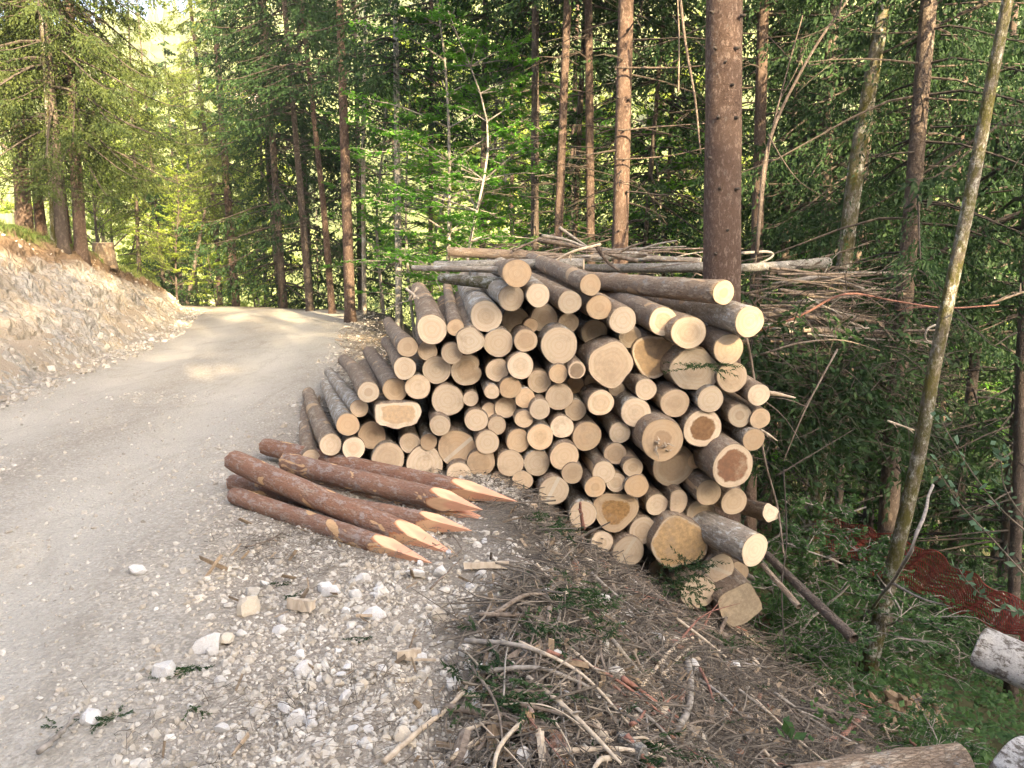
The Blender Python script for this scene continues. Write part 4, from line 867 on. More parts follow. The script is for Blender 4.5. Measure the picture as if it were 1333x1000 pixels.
# spruces added unseen behind the camera, heights tuned to shade this stretch
for k in range(150):
    x = -14+(k % 50)*1.25+random.uniform(-.4, .4); y = -19+(k//50)*2.1+random.uniform(-.8, .8)
    stand_tree(x, y, 'fullA', 'unseen spruce added behind the camera to shade the road', 'unseen spruces added for shade', random.uniform(1.0, 1.1)).scale.z = random.uniform(.95, 1.05)*(.73 if x < 8.5 else 1.0 if x < 14 else .93 if x < 17 else 1.05)
# ------------------------------------------------------------------ brush pile right of the stack
print('brush')
def stick(pts, w0, w1, mat, label=None, group=None, name='branch', cat='branch', sides=7, n=None, wob=.0, forks=0, kids=True):
    P = spline(pts, n or max(8, len(pts)*5)); c = P.mean(0)
    if wob: P = P+RNG.normal(0, wob, P.shape)*np.linspace(0, 1, len(P))[:, None]**.5
    a = Acc(); tube(a, P-c, np.linspace(w0, w1, len(P))*(1+RNG.uniform(-.1, .1, len(P))), sides, True, jag=w0*.5, rough=.06)
    for k in range(forks):
        i = random.randrange(len(P)//4, len(P)-1); T0 = P[i]-P[i-1]; T0 /= np.linalg.norm(T0)+1e-9; d = T0*.7+RNG.normal(0, .5, 3); d /= np.linalg.norm(d); l = random.uniform(.1, .4)*np.linalg.norm(P[-1]-P[0])
        q = spline([P[i], P[i]+d*l*.5+RNG.normal(0, .04*l, 3), P[i]+d*l+[0, 0, -.1*l]], 6)-c; tube(a, q, np.linspace(w1*1.1+.001, .0015, 6), 4, False)
    me = a.mesh(name, [M[mat]], True)
    if label is None: return me, c
    return thing(name, label, cat, group, c, data=me)
def pp(lst): return [at(x, y, Y) for x, y, Y in lst]
for pts, w0, w1, mt, lb in [
    ([(985, 432, 8.2), (1040, 412, 8.1), (1100, 383, 8.0), (1165, 392, 8.0), (1230, 401, 8.1), (1300, 397, 8.2)], .014, .007, 'twig_red', 'long reddish branch arching over the brush pile past the mossy trunk'),
    ([(990, 462, 7.6), (1040, 447, 7.5), (1095, 443, 7.5), (1150, 458, 7.6)], .012, .004, 'twig', 'thin arched branch sticking out low from the brush pile'),
    ([(995, 411, 8.6), (1080, 412, 8.8), (1150, 420, 9)], .035, .028, 'twig', 'thick brown pole end-on in the middle of the brush pile'),
    ([(990, 427, 8.3), (1060, 433, 8.5), (1130, 428, 8.7)], .03, .02, 'twig_grey', 'straight grey pole low in the brush pile behind the corner log'),
    ([(960, 330, 8.7), (1000, 328, 8.8), (1003, 336, 8.8), (965, 352, 8.7)], .018, .01, 'twig_grey', 'bent hook-shaped branch beside the thickest trunk'),
    ([(1005, 370, 9), (1090, 356, 9), (1180, 356, 9.1), (1185, 358, 9.1)], .017, .007, 'twig_grey', 'pale thin pole reaching out right at the top of the brush pile'),
    ([(700, 312, 8.6), (760, 323, 8.5), (830, 340, 8.3)], .032, .022, 'twig', 'brown pole slanting down behind the topmost log'),
    ([(705, 307, 8.3), (735, 312, 8.3), (762, 322, 8.2)], .02, .014, 'twig_grey', 'short grey branch stub above the slanting brown pole'),
    ([(728, 296, 8.4), (745, 308, 8.4), (765, 322, 8.3)], .018, .012, 'twig_grey', 'forked grey branch pointing up left above the stack'),
    ([(719, 342, 7.2), (745, 328, 7.1), (782, 318, 7.1)], .011, .013, 'twig_pale', 'bare whitish split stick rising above the stack'),
    ([(742, 328, 7.15), (743, 340, 7.15)], .008, .003, 'twig_pale', 'short white splinter hanging from the split stick'),
    ([(775, 318, 7.6), (790, 340, 7.6), (805, 352, 7.5)], .022, .012, 'bark_dark', 'dark crooked branch behind the whitish split stick'),
    ([(529, 376, 6.4), (545, 389, 6.3)], .012, .01, 'twig_pale', 'pale peeled stick crossing another beside the thick upper left log'),
    ([(532, 391, 6.35), (544, 374, 6.35)], .01, .01, 'twig_pale', 'short peeled stick leaning over its pale twin at the upper left'),
    ([(500, 405, 6.6), (520, 395, 6.5), (560, 385, 6.4)], .006, .003, 'twig_grey', 'thin grey twig poking out left of the peeled sticks'),
    ([(990, 512, 6.0), (1010, 513, 5.9), (1035, 518, 5.9)], .03, .006, 'twig_pale', 'splintered branch stub sticking out right of the stack'),
    ([(988, 560, 6.0), (1000, 566, 5.9), (1012, 574, 5.9)], .02, .004, 'twig_pale', 'small white splintered stub low right of the stack'),
    ([(972, 440, 6.2), (980, 480, 6.2), (986, 530, 6.0), (996, 600, 5.9), (1012, 660, 5.8), (1020, 720, 5.5)], .011, .007, 'twig', 'upright thin sapling stem standing at the right edge of the stack'),
    ([(1020, 610, 5.6), (1024, 700, 5.4), (1018, 760, 5.2), (1020, 825, 5.0), (1024, 860, 4.9)], .006, .004, 'dead', 'thin upright dead stem in front of the slender fallen pole'),
    ([(1090, 455, 6.5), (1050, 530, 6.3), (1020, 600, 6.2)], .009, .004, 'twig', 'thin bent twig between brush pile and grey sapling stem'),
    ([(1010, 620, 6.4), (1060, 590, 6.5), (1110, 560, 6.7)], .008, .003, 'dead', 'curved dark branch rising from the bushes right of the stack'),
    ([(1155, 548, 6.9), (1190, 560, 6.8)], .012, .007, 'twig_pale', 'bright broken branch end left of the leaning birch'),
    ([(1290, 395, 6.4), (1333, 380, 6.4)], .01, .01, 'twig', 'twig crossing behind the leaning birch at brush height'),
    ([(1228, 420, 7.8), (1208, 428, 7.7), (1206, 443, 7.7), (1225, 448, 7.7)], .011, .008, 'twig_grey', 'hooped pale branch curling beside the leaning birch'),
    ([(980, 370, 8.8), (1000, 200, 9), (1020, 110, 9.1), (1045, 20, 9.2)], .014, .006, 'bark_dark', 'slender dark sapling stem rising right of the thickest trunk'),
    ([(985, 330, 8.5), (1000, 190, 8.6), (1050, 80, 8.6), (1110, -10, 8.6)], .022, .013, 'bark_dark', 'dark bare stem slanting up right beside the thickest trunk'),
    ([(1000, 175, 8.6), (1020, 210, 8.4), (1045, 240, 8.3), (1090, 265, 8.3)], .009, .003, 'dead', 'thin bent twig drooping from the slanting bare stem'),
    ([(885, -5, 10), (893, 60, 10), (905, 130, 10), (912, 200, 10)], .02, .01, 'bark_dark', 'dark whip-like stem hanging left of the thickest trunk'),
    ([(883, 120, 10.1), (884, 60, 10.1), (882, -5, 10.1)], .011, .009, 'twig', 'straight bare stem beside the dark whip-like one'),
    ([(800, 88, 10.8), (880, 88, 10.6), (930, 84, 10.4)], .014, .006, 'bark_dark', 'long dead side branch high on the stout knotty trunk'),
    ([(805, 170, 10.8), (860, 165, 10.6), (930, 160, 10.4)], .014, .006, 'bark_dark', 'long dead side branch midway on the stout knotty trunk'),
    ([(805, 208, 10.8), (870, 203, 10.6), (930, 190, 10.4)], .011, .005, 'bark_dark', 'lower dead side branch on the stout knotty trunk'),
    ([(1215, 87, 9.1), (1290, 83, 9), (1345, 84, 9)], .012, .006, 'bark_dark', 'dead horizontal branch high on the dark straight trunk'),
    ([(1205, 128, 9.1), (1270, 132, 9), (1340, 140, 9)], .012, .006, 'bark_dark', 'dead drooping branch midway on the dark straight trunk'),
    ([(1200, 252, 9.1), (1230, 258, 9), (1250, 268, 9)], .012, .004, 'bark_dark', 'short dead branch stub low on the dark straight trunk'),
    ([(1230, 6, 9.1), (1290, 2, 9), (1340, 5, 9)], .012, .006, 'bark_dark', 'topmost dead branch on the dark straight trunk'),
    ([(548, 60, 17), (575, 40, 17), (600, 0, 17)], .03, .012, 'twig_grey', 'pale forked bough high left of the beech leaves'),
    ([(200, 215, 27), (180, 290, 27), (172, 330, 27)], .05, .02, 'bark_dark', 'dark bough leaning beyond the bank')]:
    stick(pp(pts), w0, w1, mt, lb, forks=random.choice([0, 1, 2]) if w0 < .03 else 1)
BP = lambda t: None
for k in range(78):
    px0 = random.uniform(955, 1060); y0 = random.uniform(338, 470); L = random.uniform(70, 190); Y = random.uniform(8.1, 9.6); dy = random.gauss(4, 14)
    if px0+L > 1250: L = 1250-px0
    p = pp([(px0, y0, Y), (px0+L*.5, y0+dy*.5+random.gauss(0, 4), Y+random.uniform(-.1, .3)), (px0+L, y0+dy+random.gauss(0, 7), Y+random.uniform(-.2, .5))])
    r = random.choice([.007, .009, .012, .016, .022, .03])
    stick(p, r, r*.45, random.choice(['twig', 'twig_grey', 'twig', 'twig', 'twig']), 'grey-brown branch among the crosswise ones of the brush pile', 'branches of the brush pile', forks=random.choice([0, 1, 2, 3]))
for k in range(26):
    px0 = random.uniform(575, 880); y0 = random.uniform(322, 350); L = random.uniform(50, 130); Y = random.uniform(8.0, 9.5); dy = random.gauss(0, 7)
    p = pp([(px0, y0, Y), (px0+L*.5, y0+dy*.5-random.uniform(0, 5), Y), (px0+L, y0+dy, Y)]); r = random.choice([.007, .01, .014, .02])
    stick(p, r, r*.5, random.choice(['twig', 'twig_grey', 'twig']), 'brown branch among the slash lying behind the stack', 'slash behind the stack', forks=random.choice([0, 1, 2]))
# tangle of fine twigs inside and under the brush pile
a = Acc()
for k in range(950):
    c = at(random.uniform(965, 1225), min(random.triangular(350, 640, 450), 640), random.uniform(7.4, 9.6)); d = np.array([random.gauss(.5, .6), random.gauss(0, .5), random.gauss(-.18, .35)]); d /= np.linalg.norm(d); l = random.uniform(.2, .8)
    p = spline([c, c+d*l*.5+RNG.normal(0, .05, 3), c+d*l+[0, 0, -.08]], 6); tube(a, p, np.linspace(random.uniform(.003, .007), .001, 6), 3, False)
link('twig_tangle', a.mesh('twig_tangle', [M['dead']]), kind='stuff', label='tangle of fine bare twigs in and under the brush pile')
a = Acc(); N = 620
C = np.array([at(random.uniform(955, 1200), random.triangular(380, 640, 500), random.uniform(7.6, 9.8)) for _ in range(N)]); T_ = RNG.normal(size=(N, 3))*[1, .7, .4]+[.3, 0, -.45]; T_ /= np.linalg.norm(T_, axis=1)[:, None]
blades(a, C, T_, RNG.uniform(.3, .7, N), 16, .10, .028, .3)
link('spruce_brush', a.mesh('spruce_brush', [M['needle']]), kind='stuff', label='dark green spruce boughs heaped under the brush pile')

# ------------------------------------------------------------------ stones and gravel
print('gravel')
def scatter(n, x0, x1, y0, y1, dens):
    x = RNG.uniform(x0, x1, n); y = RNG.uniform(y0, y1, n); k = RNG.random(n) < dens(x, y); return x[k], y[k]
def zone_verge(x, y): return sstep(-.35, .3, x-verge_x(y)+fbm(x*1.6, y*1.6, 3, 40)*.45)
def dline(y): return np.interp(y, [0, 2.2, 3, 4.2, 5, 6, 8, 12], [-.35, -.3, -.2, -.05, -.05, -.3, -1.5, -2])
def zone_soil(x, y): return sstep(-.1, .3, x-dline(y)+fbm(x*1.6, y*1.6, 3, 40)*.3)
def lay(x, y, size, lift=.0, **kw): return np.stack([x, y, height(x, y)+size*lift], 1)
a = Acc()
def pebbles(x, y, s, tint):
    for v in range(6):
        k = np.arange(len(x)) % 6 == v; bv = rock(100+v); stamp(a, bv, ICO_F, lay(x[k], y[k], s[k]), np.stack([s[k]]*3, 1), rand_rot(k.sum()), tint=tint[k])
x, y = scatter(52000, -2.2, .9, 1.7, 6.8, lambda x, y: np.clip((zone_verge(x, y)*(1-.8*zone_soil(x, y)))*(.8+1.3*fbm(x*1.5, y*1.5, 4, 8)), 0, 1)*np.clip(3.2/y, .3, 1))
s = np.clip(RNG.lognormal(math.log(.0092), .52, len(x)), .003, .036); pebbles(x, y, s, np.clip(RNG.normal(.5, .25, len(x)), 0, 1)**1)
x, y = scatter(60000, -6, -.5, 1.7, 9, lambda x, y: (1-zone_verge(x, y))*(x > x_left(y))*(.2+.35*sstep(.0, .4, fbm(x*1.2, y*.8, 3, 88))+.3*sstep(1.2, .0, verge_x(y)-x))*np.clip(3/y, .25, 1))
s = np.clip(RNG.lognormal(math.log(.0072), .55, len(x)), .003, .028); pebbles(x, y, s, np.clip(RNG.normal(.45, .2, len(x)), 0, 1))
x, y = scatter(9000, -.5, 3.4, 1.9, 6.0, lambda x, y: zone_soil(x, y)*sstep(1.8, -.2, x)*.7)
s = np.clip(RNG.lognormal(math.log(.014), .55, len(x)), .004, .05); pebbles(x, y, s, np.clip(RNG.normal(.5, .25, len(x)), 0, 1))
# far road sides
x, y = scatter(9000, -9, -1.5, 7, 23, lambda x, y: sstep(-.5, .1, x-verge_x(y))*sstep(.3, -.4, D_out(x, y))*.8+(np.abs(x-x_left(y)-.25) < .3)*.9)
s = np.clip(RNG.lognormal(math.log(.02), .5, len(x)), .008, .07); pebbles(x, y, s, np.clip(RNG.normal(.45, .2, len(x)), 0, 1))
link('gravel', a.mesh('gravel', [M['gravel']]), kind='stuff', label='grey-white crushed limestone strewn over the road and its verge')
# rubble on and under the cut bank
a = Acc(); n = 2600; yy = RNG.uniform(3.5, 23, n); bb = np.where(RNG.random(n) < .62, RNG.uniform(-.5, .35, n), RNG.uniform(.2, 2.4, n)); bx, bz, bt = bank_point(yy, bb); k = (bt < .95)
for v in range(6):
    q = k & (np.arange(n) % 6 == v); s = np.clip(RNG.lognormal(math.log(.02), .55, q.sum()), .008, .09); stamp(a, rock(200+v), ICO_F, np.stack([bx[q], yy[q], bz[q]+s*.1], 1), np.stack([s]*3, 1), rand_rot(q.sum()), tint=RNG.random(q.sum()))
link('rubble', a.mesh('rubble', [M['gravel']]), kind='stuff', label='grey and ochre rubble lying on and under the cut bank')
# stones that can be singled out
SH = [Acc() for _ in range(8)]; SM = []
for v in range(8):
    a = SH[v]; a.add(rock(300+v, True), ICO2_F); SM.append(a.mesh('stone', [M['stone']])); 
def stone(px, py, wpx, label=None, warm=False, sq=1.0):
    p = ground_at(px, py+wpx*.2); s = wpx/2*1.15*p[1]/ray(px, py)[1]/1000; me = random.choice(SM)
    if warm: me = me.copy(); me.materials[0] = M['stone_warm']
    o = thing('stone', label or 'loose whitish stone on the gravel verge', 'stone', 'loose stones on the verge', p+[0, 0, s*.28], Quaternion((random.gauss(0, .25), random.gauss(0, .25), random.uniform(-1, 1), random.uniform(.2, 1))).normalized(), me)
    o.scale = (s, s, s*sq); return o
for q in [(325, 789, 40, 'large cream flat-topped stone left of the wood offcut', True, .8), (178, 742, 26, 'lone bluish-white stone out on the road surface'), (118, 932, 28, 'pale stone at the end of the thick stick on the road'), (213, 872, 32, 'rounded grey-white stone with a green sprig beside it'),
          (267, 838, 40, 'long grey flat stone among the rubble left of centre', False, .5), (296, 832, 26, 'blocky cream stone right of the long grey one', True), (328, 770, 24, 'bluish stone behind the large cream one'), (367, 808, 18, 'white stone just below the wood offcut, upper'), (364, 820, 20, 'bluish-white stone below the wood offcut, lower'),
          (432, 772, 26, 'angular bluish-white stone in the middle gravel'), (421, 766, 22, 'triangular white stone left of the angular bluish one'), (463, 775, 20, 'pointed white stone right of the angular bluish one'), (474, 755, 22, 'round pale stone below the front post'), (487, 798, 30, 'broad pale stone in the middle gravel'), (575, 746, 28, 'white stone in front of the tip of the thickest post'),
          (573, 803, 26, 'yellowish-white stone in the gravel right of centre', True), (633, 808, 20, 'upright bluish-white stone at the edge of the brushwood'), (551, 806, 14, 'small round white stone in the gravel right of centre'), (686, 874, 20, 'white stone beside the thin upright branch'), (800, 874, 26, 'white oblong stone lying in the brushwood'), (955, 868, 20, 'grey-white stone under the long poles'),
          (978, 866, 12, 'small bright stone right of the grey-white one under the poles'), (658, 905, 18, 'bluish stone half buried by the pinkish splinter'), (682, 985, 30, 'bluish-white stone at the bottom among the branches'), (100, 930, 10, 'tiny stone by the stick end on the road'), (397, 872, 24, 'pale blue stone left of centre in the lower gravel'), (370, 924, 22, 'bluish stone with a flat side, lower middle gravel'), (386, 938, 26, 'flat grey stone beside the flat-sided bluish one'),
          (275, 850, 18, 'grey stone left of the blocky cream one'), (315, 825, 16, 'white stone right of the blocky cream one'), (30, 1010, 14, 'small stone in the corner of the road'), (525, 955, 24, 'tan flat stone in the lower gravel', True), (474, 968, 18, 'whitish stone near the bottom edge'), (540, 745, 34, 'long flat grey stone under the front post tips', False, .4), (345, 760, 14, 'white stone behind the cream one'), (98, 700, 8, 'tiny pebble-like stone on the left wheel track'), (285, 888, 20, 'bluish stone with moss at its side'), (600, 985, 30, 'grey stone beneath the lowest branch')]:
    stone(*q)
for k in range(210):
    px = random.triangular(215, 1000, 420); py = random.uniform(690, 990)
    if px < 560-(py-690)*1.1 or py < 640+(px-690)*.5: continue
    w_ = random.lognormvariate(math.log(12), .35)*(1+(py-850)/900)
    stone(px, py, min(w_, 30), warm=random.random() < .25)
# ------------------------------------------------------------------ brushwood on the slope
print('debris')
a = Acc(); TW = []
for v in range(6):
    t_ = Acc(); P = spline([[-.5, 0, 0], [-.15, RNG.uniform(-.05, .05), RNG.uniform(-.03, .05)], [.2, RNG.uniform(-.05, .05), RNG.uniform(-.03, .08)], [.5, 0, 0]], 5); tube(t_, P, [.02, .02, .017, .013, .006], 4, False); TW.append((np.concatenate(t_.v), np.concatenate(t_.f4)))
def litter(x, y, L, thick, acc, lift=.02):
    for v in range(6):
        k = np.arange(len(x)) % 6 == v; n = k.sum(); R_ = rand_rot(n, True); tl = RNG.normal(0, .22, n); Tt = np.zeros((n, 3, 3)); c, s = np.cos(tl), np.sin(tl); Tt[:, 0, 0] = c; Tt[:, 0, 2] = s; Tt[:, 1, 1] = 1; Tt[:, 2, 0] = -s; Tt[:, 2, 2] = c
        pos = np.stack([x[k], y[k], height(x[k], y[k])+lift+RNG.uniform(0, .03, n)], 1); stamp(acc, TW[v][0], TW[v][1], pos, np.stack([L[k], thick[k], thick[k]], 1), np.einsum('nij,njk->nik', R_, Tt), True, tint=RNG.random(n))
x, y = scatter(60000, -.7, 3.6, 1.7, 6.2, lambda x, y: zone_soil(x, y)*sstep(3.4, 1.9, x)*np.clip(3/y, .4, 1)*.8)
litter(x, y, RNG.lognormal(math.log(.085), .5, len(x)), RNG.uniform(.04, .15, len(x)), a)
x, y = scatter(3400, -.7, 3.4, 1.7, 6.2, lambda x, y: zone_soil(x, y)*sstep(3.2, 1.9, x)*(.4+.6*sstep(-.1, .3, fbm(x*1.5, y*1.5, 3, 97))))
litter(x, y, RNG.lognormal(math.log(.24), .45, len(x)), RNG.uniform(.10, .30, len(x)), a, .04)
x, y = scatter(12000, -1.8, .3, 1.7, 6.5, lambda x, y: zone_verge(x, y)*(sstep(-.1, .3, fbm(x*2, y*2, 3, 66))+.8*sstep(3.6, 4.2, y))*.6)
litter(x, y, RNG.lognormal(math.log(.05), .5, len(x)), RNG.uniform(.03, .09, len(x)), a)
x, y = scatter(7000, -4.5, .5, 5.5, 17, lambda x, y: (np.abs(x-s_edge(y)+.5) < .6)*.9)
litter(x, y, RNG.lognormal(math.log(.14), .5, len(x)), RNG.uniform(.08, .2, len(x)), a)
link('twig_litter', a.mesh('twig_litter', [M['litter']]), kind='stuff', label='litter of short twigs and bark shreds covering the slope edge')
a = Acc(); x, y = scatter(6000, -1.6, 3, 1.7, 6, lambda x, y: zone_soil(x, y)*.6+.04*zone_verge(x, y)); x2, y2 = scatter(900, -3.8, -1.0, 6, 16, lambda x, y: (np.abs(x-s_edge(y)+.7) < .5)*1.)
x = np.r_[x, x2]; y = np.r_[y, y2]; n = len(x); s = np.minimum(RNG.lognormal(math.log(.017), .45, n), .035); bv = np.array([(-1, -.4, 0), (1, -.3, .1), (1.1, .4, 0), (-.9, .45, .12), (-1, -.4, .18), (1, -.3, .24), (1.1, .4, .16), (-.9, .45, .26)]); bf = np.array([(0, 3, 2, 1), (4, 5, 6, 7), (0, 1, 5, 4), (1, 2, 6, 5), (2, 3, 7, 6), (3, 0, 4, 7)])
stamp(a, bv, bf, np.stack([x, y, height(x, y)+.03], 1), np.stack([s*RNG.uniform(.7, 2.4, n), s*.8, s], 1), np.einsum('nij,njk->nik', rand_rot(n, True), rand_rot(n)), True, tint=RNG.random(n)); link('wood_chips', a.mesh('wood_chips', [M['chips']]), kind='stuff', label='pale wood chips and bark bits strewn at the edge of the slope')
# green sprigs and needles thrown among the brushwood
a = Acc(); cl = [(740, 780), (720, 790), (760, 800), (900, 740), (885, 750), (870, 765), (895, 775), (860, 745), (915, 480), (700, 830), (770, 830), (650, 930), (640, 880), (1060, 830), (600, 830), (660, 930), (840, 990), (1010, 870), (820, 725), (700, 690), (720, 700), (940, 845)]
P_, T2, L2 = [], [], []
for px, py in cl:
    g = ground_at(px, py, .03) if py > 600 else at(px, py, 5.42)
    if (px, py) in ((900, 740), (885, 750), (895, 775), (870, 765)): g = at(px, py, 5.2)
    m = 16 if px > 600 else 2
    for q in range(m): P_.append(g+np.array([random.gauss(0, .06), random.gauss(0, .05), random.uniform(0, .05)])); d = np.array([random.gauss(.3, .7), random.gauss(-.2, .6), random.gauss(.0, .18)]); T2.append(d/np.linalg.norm(d)); L2.append(random.uniform(.08, .2)*(1 if px > 600 else .55))
blades(a, np.array(P_), np.array(T2), np.array(L2), 26, .030, .006, .3); x, y = scatter(420, -.4, 3, 1.8, 5.6, lambda x, y: zone_soil(x, y)*.8); n = len(x); d = RNG.normal(size=(n, 3))*[1, 1, .2]; d /= np.linalg.norm(d, axis=1)[:, None]
blades(a, np.stack([x, y, height(x, y)+.03], 1), d, RNG.uniform(.06, .16, n), 16, .026, .005, .3)

for px, py, q in [(215, 886, 9), (236, 876, 8), (248, 872, 6), (70, 955, 5), (130, 944, 8), (148, 936, 6), (365, 762, 6), (372, 780, 5), (470, 836, 5), (250, 930, 6)]:
    g = ground_at(px, py, .012); d = RNG.normal(size=(q, 3))*[1, .5, .06]; d /= np.linalg.norm(d, axis=1)[:, None]; blades(a, g+RNG.normal(0, .012, (q, 3))*[1.6, 1, .3], d, RNG.uniform(.03, .07, q), 30, .013, .0028, .1)
link('spruce_sprigs', a.mesh('spruce_sprigs', [M['needle']]), kind='stuff', label='dark green spruce sprigs scattered over brushwood and gravel')
def gpoly(pts, lift=.03): return [ground_at(x, y, lift) for x, y in pts]
for pts, wpx, mt, lb in [
    ([(788, 728), (840, 772), (900, 815), (960, 838), (1010, 852), (1092, 872)], 10, 'twig', 'long brown pole running down the slope below the yellow log'),
    ([(830, 742), (900, 788), (970, 828), (1030, 852)], 6, 'twig', 'thinner pole running parallel above the long brown one'),
    ([(845, 765), (880, 800), (930, 830)], 5, 'twig_pale', 'barkless streaked stick beside the long brown pole'),
    ([(965, 850), (1010, 876), (1070, 902), (1130, 935), (1170, 950), (1275, 953)], 6, 'twig', 'long thin branch bending right across the rotten root'),
    ([(935, 848), (1005, 893), (1085, 932)], 7, 'twig', 'brown branch under the long thin one on the slope'),
    ([(580, 933), (640, 942), (690, 955), (760, 962)], 11, 'twig', 'thick brown branch lying level near the bottom centre'),
    ([(500, 1003), (545, 965), (590, 925), (627, 880)], 9, 'twig_pale', 'barkless branch slanting up at the gravel edge'),
    ([(690, 905), (703, 860), (702, 825), (720, 783)], 9, 'twig', 'smooth brown branch pointing uphill left of the green sprigs'),
    ([(895, 868), (898, 920), (882, 962)], 11, 'twig_grey', 'stubby grey branch standing between long poles and bottom log'),
    ([(745, 938), (820, 915), (900, 932), (940, 957)], 5, 'twig', 'thin crooked branch crossing the stubby grey one'),
    ([(640, 795), (655, 830), (638, 868), (628, 890)], 7, 'twig_grey', 'twisted root-like branch at the edge of the white gravel'),
    ([(652, 790), (662, 815), (655, 850)], 5, 'twig_grey', 'twisted twin of the root-like branch, slimmer one'),
    ([(52, 992), (80, 966), (102, 941)], 9, 'twig_grey', 'thick stick with a pale end lying on the road'),
    ([(623, 908), (629, 885), (634, 862)], 11, 'chips', 'pinkish split splinter standing in the gravel edge'),
    ([(900, 836), (880, 846), (852, 880), (834, 902)], 6, 'twig_pale', 'fibrous torn branch below the long brown pole'),
    ([(903, 845), (885, 862), (860, 888)], 5, 'twig_pale', 'second fibrous strip beside the torn branch'),
    ([(873, 843), (890, 838), (925, 818)], 6, 'twig_red', 'reddish branch with a white broken end over the poles'),
    ([(1045, 832), (1112, 815), (1170, 745), (1215, 630)], 4, 'twig_grey', 'thin whip bending up toward the leaning birch'),
    ([(965, 835), (1045, 832), (1130, 812)], 6, 'twig_grey', 'knobby grey branch lying above the bend of the poles'),
    ([(812, 950), (850, 975), (885, 1002)], 8, 'twig_pale', 'split pale stick at the bottom beside the whitish chunk'),
    ([(782, 965), (830, 958), (850, 950)], 7, 'twig', 'short bent branch with a light tip near the bottom'),
    ([(690, 970), (720, 966), (745, 970)], 7, 'twig_grey', 'grey crooked stick under the thick level branch'),
    ([(600, 965), (640, 950), (652, 942)], 6, 'twig_pale', 'flat barkless stick left of the thick level branch'),
    ([(585, 1000), (625, 975), (650, 945)], 8, 'twig_pale', 'broad strip of split wood at the bottom left of the branches'),
    ([(700, 905), (735, 900), (752, 884)], 6, 'twig_pale', 'forked light branch right of the smooth brown one'),
    ([(683, 955), (685, 920), (700, 907)], 6, 'twig', 'bent root lifting out of the litter'),
    ([(690, 975), (705, 985), (715, 1005)], 9, 'twig', 'brown stub leaving the bottom of the frame'),
    ([(620, 990), (650, 960), (700, 950)], 5, 'twig', 'slim twig across the lower gravel edge'),
    ([(1128, 930), (1100, 960), (1075, 972)], 7, 'twig_red', 'dark red-brown branch angling from the rotten root'),
    ([(940, 870), (965, 866), (995, 862)], 5, 'twig_grey', 'grey branch with a bright knob right of the small stones'),
    ([(1005, 770), (1050, 800), (1100, 830), (1160, 880)], 5, 'twig', 'dark thin branch running down past the fallen grey stem'),
    ([(1060, 850), (1110, 865), (1150, 900)], 6, 'twig_grey', 'crooked grey branch ending at the rotten root'),
    ([(1155, 895), (1160, 870), (1190, 845)], 5, 'twig_grey', 'upright forked dead twig beside the rotten root'),
    ([(760, 688), (757, 674), (755, 655)], 5, 'twig_red', 'brown upright twig standing before a log end'),
    ([(585, 735), (600, 720), (575, 690)], 3, 'twig', 'thin twig leaning on the post tips'),
    ([(560, 775), (590, 745), (600, 735)], 3, 'twig', 'fine twig below the thickest post tip'),
    ([(320, 720), (345, 712), (368, 700)], 3, 'twig', 'fine dark twig in the gravel near the posts'),
    ([(970, 750), (1010, 775), (1060, 820)], 7, 'twig_grey', 'slanting grey branch beneath the lower right logs'),
    ([(680, 660), (700, 672), (725, 690)], 4, 'twig_grey', 'curved grey twig on the needle heap by the posts')]:
    g = gpoly(pts); s_ = g[0][1]/ray(*pts[0])[1]/1000; 
    if 'standing before' in lb: g = [at(pts[0][0], pts[0][1], 5.32), at(pts[1][0], pts[1][1], 5.3), at(pts[2][0], pts[2][1], 5.25)]
    if 'leaning birch' in lb: g = [g[0], g[1], at(1170, 745, 4.6), at(1215, 630, 4.9)]
    stick(g, wpx/2*s_, wpx/2*s_*.6, mt, lb, wob=.003, forks=random.choice([0, 1, 1, 2]))
for k in range(120):
    px = random.uniform(610, 1180); py = random.uniform(700, 1000)
    if py < 640+(px-690)*.42 or py > 1000: continue
    p0 = ground_at(px, py, .04); a_ = random.gauss(-.5, .9); l = random.uniform(.12, .6); q = []
    for t in (0, .5, 1): xx = p0[0]+math.cos(a_)*l*t+random.gauss(0, .035*l); yy_ = p0[1]+math.sin(a_)*l*t+random.gauss(0, .035*l); q.append([xx, yy_, float(height(xx, yy_))+.03+random.uniform(0, .05)])
    r = random.choice([.003, .004, .006, .009, .012]); stick(q, r, r*.5, random.choice(['twig', 'twig_grey', 'twig_pale', 'twig', 'twig_red']), 'brown twig lying in the brushwood below the stack', 'loose twigs on the slope', forks=random.choice([0, 0, 1, 2]), name='twig', cat='twig')
